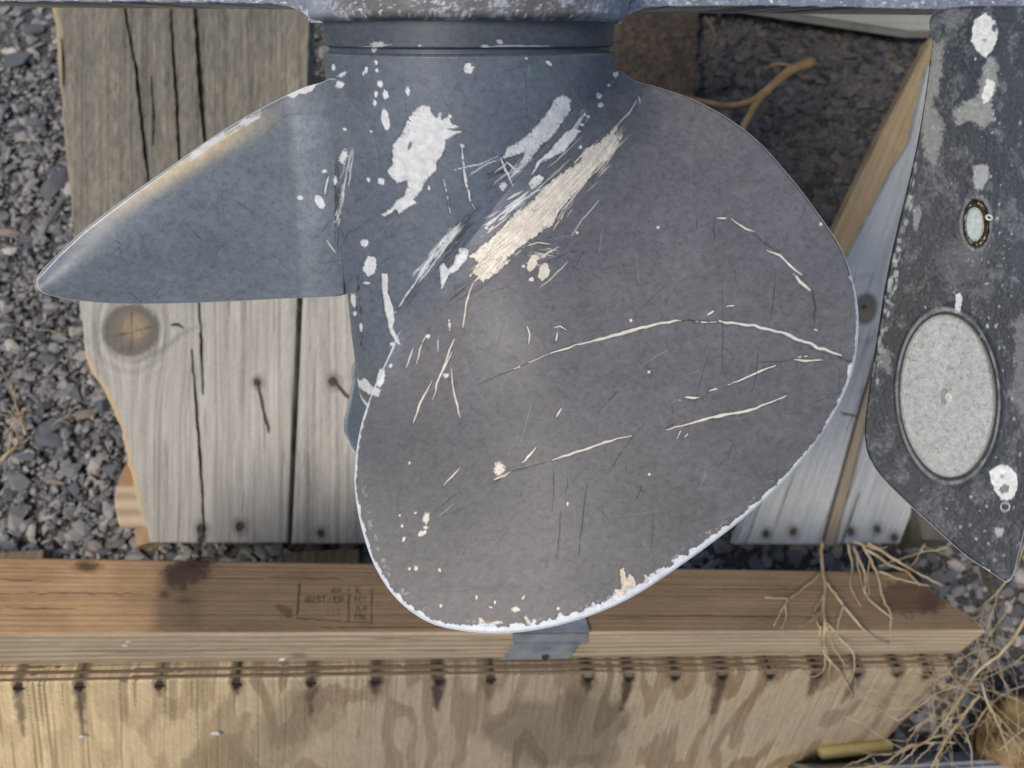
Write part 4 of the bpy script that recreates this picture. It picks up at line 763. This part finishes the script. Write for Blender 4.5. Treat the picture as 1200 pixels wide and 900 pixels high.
# ---- hub
def hub():
    Ls = np.concatenate([np.linspace(-.004, .012, 70), np.linspace(.0125, .151, 360)]); a = np.concatenate([np.linspace(-1.75, 1.75, 620), np.linspace(1.80, 4.48, 50)])
    R = HUB_R(Ls); G = P0+Ls[:, None, None]*AX+R[:, None, None]*(np.sin(a)[None, :, None]*BX+np.cos(a)[None, :, None]*CX)
    x, y = proj(G); p = Paint(x, y, (.078, .096, .122), .42); p.c = basecol(p); marks(p)
    fr = (np.abs(a) < 1.76)[None, :]+np.zeros(G.shape[:2], bool); b0 = np.array([.10, .13, .175]); bk = ~fr.ravel(); p.c[bk] = b0; p.h[bk] = 0
    ring = ((Ls < .0068)[:, None]+np.zeros(G.shape[:2], bool)).ravel(); p.c[ring] *= .62
    Lr = (Ls[:, None]+np.zeros(G.shape[:2])).ravel(); m = sm(.1475, .1495, Lr+.002*(fbm(p.x*.12, p.y*.12, 6)-.5))*(sm(.4, .5, fbm(p.x*.03, p.y*.03, 66))); p.c = p.c*(1-m[:, None])+np.array(WH)*m[:, None]
    R2 = R[:, None]+p.h.reshape(G.shape[:2]); G = P0+Ls[:, None, None]*AX+R2[..., None]*(np.sin(a)[None, :, None]*BX+np.cos(a)[None, :, None]*CX)
    m_ = len(a); V = l2w(G).reshape(-1, 3); n_ = len(Ls)
    # lip, bore and end plate
    ex_ = [(.1516, .0550), (.1512, .0520), (.145, .0515), (.11, .0505), (.11, .004)]; E = np.array([P0+l_*AX+r_*(np.sin(a)[:, None]*BX+np.cos(a)[:, None]*CX) for l_, r_ in ex_])
    V = np.vstack([V, l2w(E).reshape(-1, 3)]); f = gridfaces(n_+len(ex_), m_, 0, True); k = (n_+len(ex_)-1)*m_
    col = np.vstack([p.c, np.tile([.07, .085, .11], (len(ex_)*m_, 1))]); col[n_*m_:(n_+2)*m_] = WH; col[(n_+3)*m_:] = .02
    mk('hub', V, [f, list(range(k, k+m_)), list(range(m_))[::-1]], M_paint, prop, col=col, rough=np.concatenate([p.r, np.full(len(ex_)*m_, .5)]), smooth=True)
hub()
# ---- inner exhaust ring, a little wider than the rear lip, seen under it at the left
# ---- big blade
outA = [(722, 84), (745, 95), (780, 105), (830, 125), (880, 158), (920, 200), (955, 245), (985, 290), (1000, 332), (1006, 370), (1004, 410), (996, 445), (980, 480), (955, 520), (920, 562), (880, 600), (840, 632), (790, 668), (740, 700), (690, 722), (640, 736), (590, 742), (540, 739), (500, 728), (465, 702), (440, 665), (424, 620), (416, 575), (417, 535), (424, 495), (438, 455), (455, 418), (470, 385), (510, 325), (555, 262), (600, 200), (640, 150), (680, 108)]
anA = []
for (x, y) in [(470, 370), (510, 325), (555, 262), (600, 200), (640, 150), (680, 108), (715, 85)]: anA.append((x, y, float(hub_depth(x, y))+.0032))
for (x, y, k) in [(520, 385, .0015), (570, 310, .0018), (615, 250, .0018), (660, 190, .0012), (700, 140, .001)]: anA.append((x, y, float(hub_depth(x, y))-k))
anA += [(445, 450, .300), (420, 540, .288), (425, 620, .279), (465, 702, .270), (540, 740, .262), (640, 737, .256), (740, 700, .254), (840, 632, .255), (920, 562, .258), (980, 480, .262), (1006, 380, .268), (985, 290, .276), (920, 200, .285), (830, 125, .297), (760, 98, .306),
        (600, 500, .272), (700, 350, .277), (800, 450, .266), (850, 300, .277)]
dA = rbf(anA)
RW = LF((0, 1.3), (.12, 1.3), (.125, .6), (.3, .8), (1, 1))
def rimfun(p, rim):
    # bare metal worn through along the edge; width follows the photograph round the outline
    ang = np.degrees(np.arctan2(p.y-430, p.x-710)) % 360
    wd = np.interp(ang, [0, 20, 45, 60, 75, 95, 111, 125, 140, 165, 185, 205, 215, 260, 330, 338, 345, 360], [3.2, 3, 5, 8, 11, 12, 10, 7, 4, 2.6, 2.0, 1.4, 0, 0, .4, .6, 2.6, 3])
    n1_ = fbm(p.x*.16, p.y*.16, 33, 3)-.5; wd = wd*(.75+1.3*(n1_+.12))+1.6*(fbm(p.x*.5, p.y*.5, 35, 2)-.5)*(wd > 2)
    m = sm(-.5, .6, wd-rim); return m
def paintA(p, rim):
    p.c = basecol(p)
    marks(p); m = rimfun(p, rim)[:p.c.shape[0]]
    side = np.array([.64, .69, .76]); p.c = p.c*(1-m[:, None])+side*m[:, None]; p.r = p.r*(1-m)+.42*m; p.h -= m*.0002
    e = sm(5, 1, np.abs(rim-12))*sm(.62, .7, fbm(p.x*.25, p.y*.25, 41))*(p.y > 560)*.6; p.c = p.c*(1-e[:, None])+np.array([.35, .36, .38])*e[:, None]
plate('blade', outA, (715, 425), dA, .0042, M_paint, prop, paintA, nth=1640, nr=330, edge=3.0, base=(.127, .130, .148), rough=.48)
# ---- left blade
outB = [(392, 92), (375, 97), (350, 105), (300, 130), (250, 160), (200, 195), (150, 230), (100, 268), (68, 298), (48, 318), (43, 332), (52, 344), (90, 352), (150, 356), (250, 354), (330, 350), (396, 347), (414, 336), (432, 308), (447, 270), (453, 222), (447, 175), (432, 135), (412, 106)]
anB = [(x, y, float(hub_depth(x, y))+.004) for x, y in ((422, 110), (426, 200), (426, 300))]
anB += [(388, 95, .312), (398, 345, .342), (370, 200, .3235), (43, 330, .300), (90, 280, .291), (200, 195, .285), (300, 130, .292), (350, 106, .302), (100, 352, .312), (200, 356, .328), (300, 352, .338), (200, 280, .306), (300, 250, .316), (120, 310, .302)]
oB = np.array(outB[:18]); pT = np.polyfit([43, 100, 200, 300, 405], [325, 268, 195, 130, 86], 3)
def dB(x, y):
    xx = np.clip(x, 30, 440); top = np.polyval(pT, xx); bot = 350+4*np.sin(xx/60.); u = (xx-43)/362
    t = (y-top)/np.maximum(bot-top, 30); du = .302-.006*np.sin(np.pi*np.clip(u, 0, 1)); dl = du+.036*np.sin(np.pi/2*np.clip(u, 0, 1.1))
    d0 = du+(dl-du)*t-.0025*np.sin(np.pi*np.clip(t, 0, 1))
    # fillet: smooth union with the hub's surface, sinking into it past the root
    xs_ = 380+(y-60)*(31/390.); dh = hub_depth(np.maximum(x, xs_), y)+.0009*np.maximum(xs_-x, 0)
    k = .040; h = np.clip(k-np.abs(d0-dh), 0, None)/k; d = np.minimum(d0, dh)-h*h*k/4
    s_ = ((x-400)/52.)**2+((y-222)/118.)**2
    return d+.00165*sm(380, 425, x)+.0035*sm(.72, 1.0, s_)*sm(396, 412, x)
def paintB(p, rim):
    t = sm(350, 415, p.x+10*(fbm(p.x*.03, p.y*.03, 5)-.5))[:, None]; p.c = p.c*(1-t)+np.array([.112, .138, .178])*t; marks(p)
    top = (p.y < 340) & (rim < 60); ex_y = np.interp(p.x, [43, 68, 100, 150, 200, 250, 300, 350, 375, 405], [325, 298, 268, 230, 195, 160, 130, 105, 97, 86]); dn = (p.y-ex_y)*.82
    # warm sun glow painted in as an ochre band behind the leading edge
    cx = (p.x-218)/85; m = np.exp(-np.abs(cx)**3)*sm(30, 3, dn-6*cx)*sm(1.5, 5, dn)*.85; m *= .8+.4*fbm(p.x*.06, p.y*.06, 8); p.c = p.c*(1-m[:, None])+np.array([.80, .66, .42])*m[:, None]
    l = sm(1.0, .2, np.abs(dn-3.2))*sm(350, 320, p.x-40)*sm(305, 285, p.x)
    wide = sm(.6, -.6, np.abs(dn-5)-3.6+2*(fbm(p.x*.2, p.y*.2, 3)-.5))*sm(222, 226, p.x)*sm(307, 302, p.x)
    hole = sm(.55, .65, fbm(p.x*.12, p.y*.12, 18))*sm(240, 255, p.x)*.8
    ed = sm(2.4, .6, rim)*.9*sm(398, 388, p.x); edge_c = np.array([.48, .52, .57])
    p.c = p.c*(1-ed[:, None])+edge_c*ed[:, None]
    for m in (l*.9, wide*(1-hole)): p.c = p.c*(1-m[:, None])+np.array([.74, .74, .73])*m[:, None]
    p.poly([(336, 112), (347, 104), (358, 100), (372, 97), (368, 104), (360, 110), (350, 110), (345, 115)], (.66, .69, .72), amp=1.5)
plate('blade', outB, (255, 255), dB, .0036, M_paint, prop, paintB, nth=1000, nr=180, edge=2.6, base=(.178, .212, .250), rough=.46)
# ---- far blade, mostly hidden by hub and big blade
outC = [(418, 420), (412, 450), (407, 475), (403, 495), (405, 512), (416, 531), (440, 540), (490, 560), (560, 575), (640, 570), (700, 540), (730, 490), (730, 420), (690, 350), (640, 310), (560, 320), (480, 370)]
dC = rbf([(403, 495, .372), (418, 425, .371), (416, 531, .378), (560, 575, .40), (700, 540, .42), (730, 420, .42), (640, 310, .40), (560, 320, .385), (560, 450, .395), (480, 370, .375)])
def paintC(p, rim):
    p.c *= (.9+.2*fbm(p.x*.05, p.y*.05, 9))[:, None]; m = sm(2.6, 1.4, rim)*sm(505, 515, p.y); p.c = p.c*(1-m[:, None])+np.array([.60, .62, .64])*m[:, None]
plate('blade', outC, (560, 450), dC, .004, M_paint, prop, paintC, nth=400, nr=60, edge=3, base=(.14, .175, .215), rough=.5)

# ================================================================== GEARCASE
gear = thing('outboard_gearcase', 'corroded light grey outboard gearcase holding the propeller along the top edge', 'outboard motor', tuple(l2w(P0-AX*.02)))
def castpaint(p, base, seed=0):
    q = fbm(p.x*.05, p.y*.05, 101+seed, 4); q2 = fbm(p.x*.3, p.y*.3, 105+seed, 4)
    p.c = np.asarray(base)*(.7+.6*q)[:, None]; m = sm(.52, .66, q2*.6+q*.4); p.c = p.c*(1-m[:, None]*.7)+np.array([.52, .57, .66])*m[:, None]*.7; p.h += (q2-.5)*.0004
    m = sm(.72, .80, vn(p.x*.35, p.y*.35, 7+seed)*.6+q2*.4); p.c = p.c*(1-m[:, None])+np.array([.75, .77, .8])*m[:, None]
# bearing carrier: the round end of the case above the propeller
Ls = np.concatenate([np.linspace(-.0035, -.0045, 4), np.linspace(-.006, -.05, 110), np.linspace(-.06, -.32, 30)]); a = np.linspace(-math.pi, math.pi, 520, endpoint=False)
Rr = np.interp(-Ls, [.0035, .0045, .006, .05, .12, .22, .29, .32], [.0560, .0600, .0612, .0618, .060, .048, .024, .004])
G = P0+Ls[:, None, None]*AX+Rr[:, None, None]*(np.sin(a)[None, :, None]*BX+np.cos(a)[None, :, None]*CX)
x, y = proj(G); p = Paint(x, np.where(y > -200, y, -200), (.20, .215, .24), .6); castpaint(p, (.165, .165, .175))
rv = sm(660, 720, p.x)+sm(400, 375, p.x); p.c = p.c*(1-.6*np.clip(rv, 0, 1)[:, None])+np.array([.36, .43, .54])*.6*np.clip(rv, 0, 1)[:, None]
p.bundle((380, 20), (372, 38), 5, 20, (.6, .62, .65), 1.2, seed=41)
G = P0+Ls[:, None, None]*AX+(Rr[:, None]+p.h.reshape(G.shape[:2]))[..., None]*(np.sin(a)[None, :, None]*BX+np.cos(a)[None, :, None]*CX)
n_, m_ = G.shape[:2]
mk('bearing_carrier', l2w(G).reshape(-1, 3), [gridfaces(n_, m_, 0, True), list(range(m_))[::-1], list(range((n_-1)*m_, n_*m_))], M_cast, gear, col=p.c, rough=p.r, smooth=True)
# cross plate seen edge-on, filleted into the case
prof = [(-90, 1.5), (60, 2.5), (200, 3), (300, 4.5), (335, 7), (350, 12), (358, 17), (364, 23), (371, 27), (480, 26), (600, 26), (700, 27), (721, 29), (728, 27), (732, 22), (738, 17), (748, 12), (762, 8.5), (800, 7.5), (860, 7), (950, 8), (1100, 11), (1290, 13)]
pr = spline([(a_, b_, 0) for a_, b_ in prof], 700)[:, :2]; dep = np.linspace(0, 1, 60)
rows = []; top = np.stack([pr[:, 0], np.full(len(pr), -75.)], -1)
ty = np.linspace(1, 0, 70)**1.2
PX = np.repeat(pr[None, :, 0], 70, 0); PY = pr[None, :, 1]*(1-ty[:, None])+(-75)*ty[:, None]
p = Paint(PX, PY, (.2, .22, .26), .55); castpaint(p, (.19, .225, .30), 5)
lo = np.abs(p.y-np.interp(p.x, pr[:, 0], pr[:, 1])); m = sm(1.8, .5, lo)*sm(.38, .5, fbm(p.x*.06, p.y*0, 3)); p.c = p.c*(1-m[:, None])+np.array([.72, .74, .77])*m[:, None]
rr_ = (1-np.clip(lo/2.0, 0, 1))**2*.0012
front = .2975; G = PW(PX, PY, front+rr_.reshape(PX.shape)-p.h.reshape(PX.shape))
nn = l2w(ray0*np.array([0, 1, 1])*.085)-l2w(np.zeros(3))
slab('cavitation_plate', G, nn, M_cast, gear, col=p.c, rough=p.r, smooth=True)
# unseen drive leg above the frame, enlarged to shade the gravel
V, f = cuboid(l2w(P0-AX*.26+np.array([0, 0, -.13])), l2w(np.array([.15, 0, 0]))-l2w(np.zeros(3)), l2w(-AX*.30)-l2w(np.zeros(3)), l2w(CX*.24)-l2w(np.zeros(3)))
lg = mk('unseen_drive_leg', V, f, M_galv, gear); bm = bmesh.new(); bm.from_mesh(lg.data); bmesh.ops.bevel(bm, geom=bm.edges[:], offset=.03, segments=5, affect='EDGES'); bm.to_mesh(lg.data); bm.free()
# ---- dark fin with the oval anode
outF = [(1099, 12), (1092, 55), (1086, 100), (1079, 145), (1070, 190), (1058, 240), (1046, 290), (1036, 340), (1030, 380), (1022, 430), (1016, 475), (1013, 505), (1017, 532), (1030, 556), (1055, 582), (1090, 614), (1130, 650), (1160, 670), (1176, 681), (1183, 681), (1188, 672), (1196, 640), (1206, 600), (1225, 520), (1250, 400), (1290, 200), (1300, 8), (1200, 6)]
dF = rbf([(1099, 12, .300), (1016, 475, .318), (1180, 680, .300), (1290, 200, .292), (1300, 8, .294), (1100, 300, .306), (1200, 450, .300), (1040, 340, .314), (1150, 150, .298)])
AE = (1111, 464, 57, 97, -3)
def ell(p, cx, cy, rx, ry, rot=0):
    a_ = math.radians(rot); dx = p.x-cx; dy = p.y-cy; u = dx*math.cos(a_)+dy*math.sin(a_); v = -dx*math.sin(a_)+dy*math.cos(a_); return (np.sqrt((u/rx)**2+(v/ry)**2)-1)*min(rx, ry)
def paintF(p, rim):
    q = fbm(p.x*.012, p.y*.012, 201, 3); q2 = fbm(p.x*.07, p.y*.05, 203, 4); q3 = fbm(p.x*.35, p.y*.35, 205, 3)
    p.c = np.array([.034, .041, .051])*(.65+.7*q)[:, None]
    m = sm(.50, .66, q2*.75+q3*.25); p.c = p.c*(1-m[:, None]*.45)+np.array([.12, .135, .15])*m[:, None]*.45
    m = sm(.60, .74, q2*.4+q3*.6); p.c = p.c*(1-m[:, None]*.35)+np.array([.18, .20, .22])*m[:, None]*.35; p.h += (q3-.5)*.00025; p.c *= (.8+.4*q3)[:, None]
    rt = sm(1130, 1190, p.x+.0*p.y); p.c *= (1+.5*rt*sm(500, 100, p.y))[:, None]
    w = dict(rough=.7, h=.0001, var=.1)
    G1 = (.24, .25, .25)
    for pts, c, am, so, al in [([(1093, 50), (1106, 45), (1104, 80), (1100, 110), (1092, 120), (1106, 145), (1103, 170), (1094, 200), (1083, 178), (1080, 150), (1084, 110)], (.26, .27, .26), 5, 2.5, .75), ([(1108, 12), (1135, 12), (1130, 28), (1112, 32)], (.2, .21, .22), 6, 3, .55),
            ([(1143, 22), (1155, 16), (1166, 24), (1170, 38), (1165, 55), (1155, 67), (1145, 60), (1139, 48), (1139, 34)], (.62, .66, .65), 2, .8, 1), ([(1153, 76), (1160, 66), (1168, 70), (1169, 100), (1162, 120), (1166, 140), (1152, 150), (1135, 140), (1120, 148), (1118, 130), (1130, 120), (1145, 115)], (.32, .34, .33), 5, 3, .75),
            ([(1151, 112), (1157, 92), (1166, 96), (1164, 110), (1158, 120), (1152, 121)], (.66, .70, .69), 1.5, .8, 1), ([(1141, 195), (1158, 192), (1160, 205), (1152, 222), (1142, 220)], (.40, .43, .44), 3, 1.5, .8), ([(1071, 243), (1078, 241), (1080, 252), (1074, 272), (1070, 268)], (.25, .27, .28), 1.5, 1, .8),
            ([(1120, 345), (1125, 343), (1128, 350), (1125, 367), (1119, 367)], (.58, .60, .61), 1, .6, 1), ([(1160, 553), (1170, 545), (1182, 546), (1192, 556), (1192, 572), (1186, 585), (1174, 586), (1166, 575), (1161, 562)], (.72, .74, .74), 1.6, .6, 1),
            ([(1188, 380), (1200, 365), (1215, 380), (1215, 500), (1195, 480), (1180, 465), (1190, 440)], (.22, .24, .25), 6, 3, .55), ([(1165, 618), (1175, 618), (1176, 628), (1168, 630)], (.45, .46, .47), 2.5, 1, .8), ([(1030, 400), (1046, 415), (1043, 440), (1032, 430)], (.3, .31, .32), 5, 2, .5), ([(1130, 270), (1160, 300), (1150, 330), (1105, 330), (1095, 300)], (.14, .15, .16), 9, 5, .45)]:
        p.poly(pts, c, amp=am, soft=so, alpha=al, **w)
    p.blob(1177, 573, 5.5, 6, 0, (.20, .21, .22), amp=.5); p.blob(1174, 558, 2, 2, 0, (.3, .31, .3)); p.blob(1165, 33, 3.5, 4, 0, (.10, .11, .12), amp=.5); p.blob(1154, 47, 3, 1.5, 0, (.3, .32, .3))
    i = ell(p, 1178, 594, 5.2, 4.8); m = sm(1.0, .2, np.abs(i)); p.c = p.c*(1-m[:, None])+np.array([.6, .61, .62])*m[:, None]
    r = random.Random(8)
    for k in range(120):
        x_ = 1180-abs(r.gauss(0, 38)) if r.random() < .6 else r.uniform(1020, 1200); y_ = r.uniform(12, 670); s_ = r.uniform(.5, 1.8); p.blob(x_, y_, s_, s_*r.uniform(.7, 1.6), 0, (.42, .44, .46), alpha=r.uniform(.4, 1), soft=.5)
    for k in range(60):
        t = r.random()**.7; x_ = 1072-50*t+r.uniform(-3, 6); y_ = 190+260*t; p.blob(x_, y_, r.uniform(1, 3), r.uniform(1.5, 5), 10, (.38, .40, .42), alpha=r.uniform(.3, .9), soft=.6)
    # bright bare lower edges
    m = sm(3.2, 1.2, rim+1.2*(fbm(p.x*.2, p.y*.2, 3)-.5)*2)*(p.x > 1180)*(p.y > 560); p.c = p.c*(1-m[:, None])+np.array([.45, .50, .58])*m[:, None]
    m = sm(1.8, .8, rim)*(p.y > 540)*(p.x < 1181)*.7+sm(1.4, .4, rim)*.35; m = np.clip(m, 0, 1); p.c = p.c*(1-m[:, None])+np.array([.42, .43, .44])*m[:, None]
    p.poly([(1152, 664), (1160, 668), (1158, 672), (1150, 667)], (.8, .8, .78), amp=.6)
    # recess for the anode: raised lip, groove
    e = ell(p, *AE); p.h -= .0016*sm(1.5, -1.0, e); p.h += .0006*np.exp(-((e-4)/2.5)**2)
    m = sm(2.5, 0, np.abs(e-2.6))*(.35+.5*sm(.35, .55, fbm(p.x*.05, p.y*.05, 9))); p.c = p.c*(1-m[:, None])+np.array([.30, .315, .32])*m[:, None]
    m = sm(1, -1, e); p.c = p.c*(1-m[:, None])+np.array([.10, .105, .105])*m[:, None]
    e = ell(p, 1144, 262, 15.5, 28); m = sm(5, 1.5, e+3*(q2-.5)*2)*.6; p.c = p.c*(1-m[:, None])+np.array([.22, .24, .25])*m[:, None]
    m = sm(1, -1, e+1.2*(q3-.5)*2); p.h -= .0045*m; p.c = p.c*(1-m[:, None])+np.array([.03, .022, .014])*m[:, None]
    m = sm(.9, .1, np.abs(e+2.0))*sm(.52, .6, fbm(p.x*.3, p.y*.3, 61)); p.c = p.c*(1-m[:, None])+np.array([.55, .50, .38])*m[:, None]
plate('fin', outF, (1150, 330), dF, .011, M_cast, gear, paintF, nth=1100, nr=190, edge=3.5, base=(.06, .065, .075), rough=.55)
def disc(name, cx, cy, rx, ry, rot, dd, painter, base, edge, T=.003, label=None, nr=70, nth=400, bulge=0):
    a_ = math.radians(rot); ol = []
    for k in range(40):
        t = 2*math.pi*k/40; u = rx*math.cos(t)*(1+.01*math.sin(5*t)); v = ry*math.sin(t); ol.append((cx+u*math.cos(a_)-v*math.sin(a_), cy+u*math.sin(a_)+v*math.cos(a_)))
    o = plate(name, ol, (cx, cy), lambda x, y: dF(x, y)+dd, T, M_cast, gear, painter, nth=nth, nr=nr, edge=edge, base=base, rough=.75)
    if label: o['label'] = label
    return o
def paintAn(p, rim):
    q = fbm(p.x*.35, p.y*.35, 301, 3); q2 = fbm(p.x*.03, p.y*.03, 303); p.c = np.array([.41, .435, .435])*(.84+.3*q)[:, None]*(.9+.2*q2)[:, None]; p.h += (q-.5)*.0007
    m = sm(.66, .74, vn(p.x*.5, p.y*.4, 305)*.6+q*.4)*.6; p.c = p.c*(1-m[:, None])+np.array([.20, .21, .21])*m[:, None]
    p.blob(1107, 464, 4, 9, 0, (.27, .28, .28), amp=.3, h=-.0006); p.blob(1112, 466, 4, 6, 0, (.60, .62, .62), h=.0005)
disc('anode', 1110, 464, 55, 95, -3, -.0045+.0005, paintAn, (.48, .5, .5), 4, label='pale pitted oval anode set in the dark fin')
def paintBo(p, rim):
    q = fbm(p.x*.3, p.y*.3, 401, 3); p.c = np.array([.42, .48, .50])*(.85+.3*q)[:, None]; m = sm(3, 1, rim)*(p.x > 1144); p.c = p.c*(1-m[:, None])+np.array([.7, .66, .55])*m[:, None]
disc('bolt', 1142, 263, 11, 20, 0, -.0020, paintBo, (.4, .45, .47), 3, T=.004, label='pale worn bolt in a dark oval recess', nr=20, nth=160)
c_ = PW(1159, 255, float(dF(1159, 255))-.0065); u_ = np.linspace(0, 2*math.pi, 20, endpoint=False); V, f = [], []
tv = np.array([[c_+(.0011+.00045*math.cos(w_))*np.array([math.cos(t), math.sin(t), 0])+np.array([0, 0, .00045*math.sin(w_)]) for w_ in np.linspace(0, 6.283, 8, endpoint=False)] for t in u_])
n_, m_ = 20, 8; F_ = [[i*m_+j, i*m_+(j+1) % m_, ((i+1) % n_)*m_+(j+1) % m_, ((i+1) % n_)*m_+j] for i in range(n_) for j in range(m_)]
mk('ring', tv.reshape(-1, 3), F_, M_pale, gear, smooth=True)
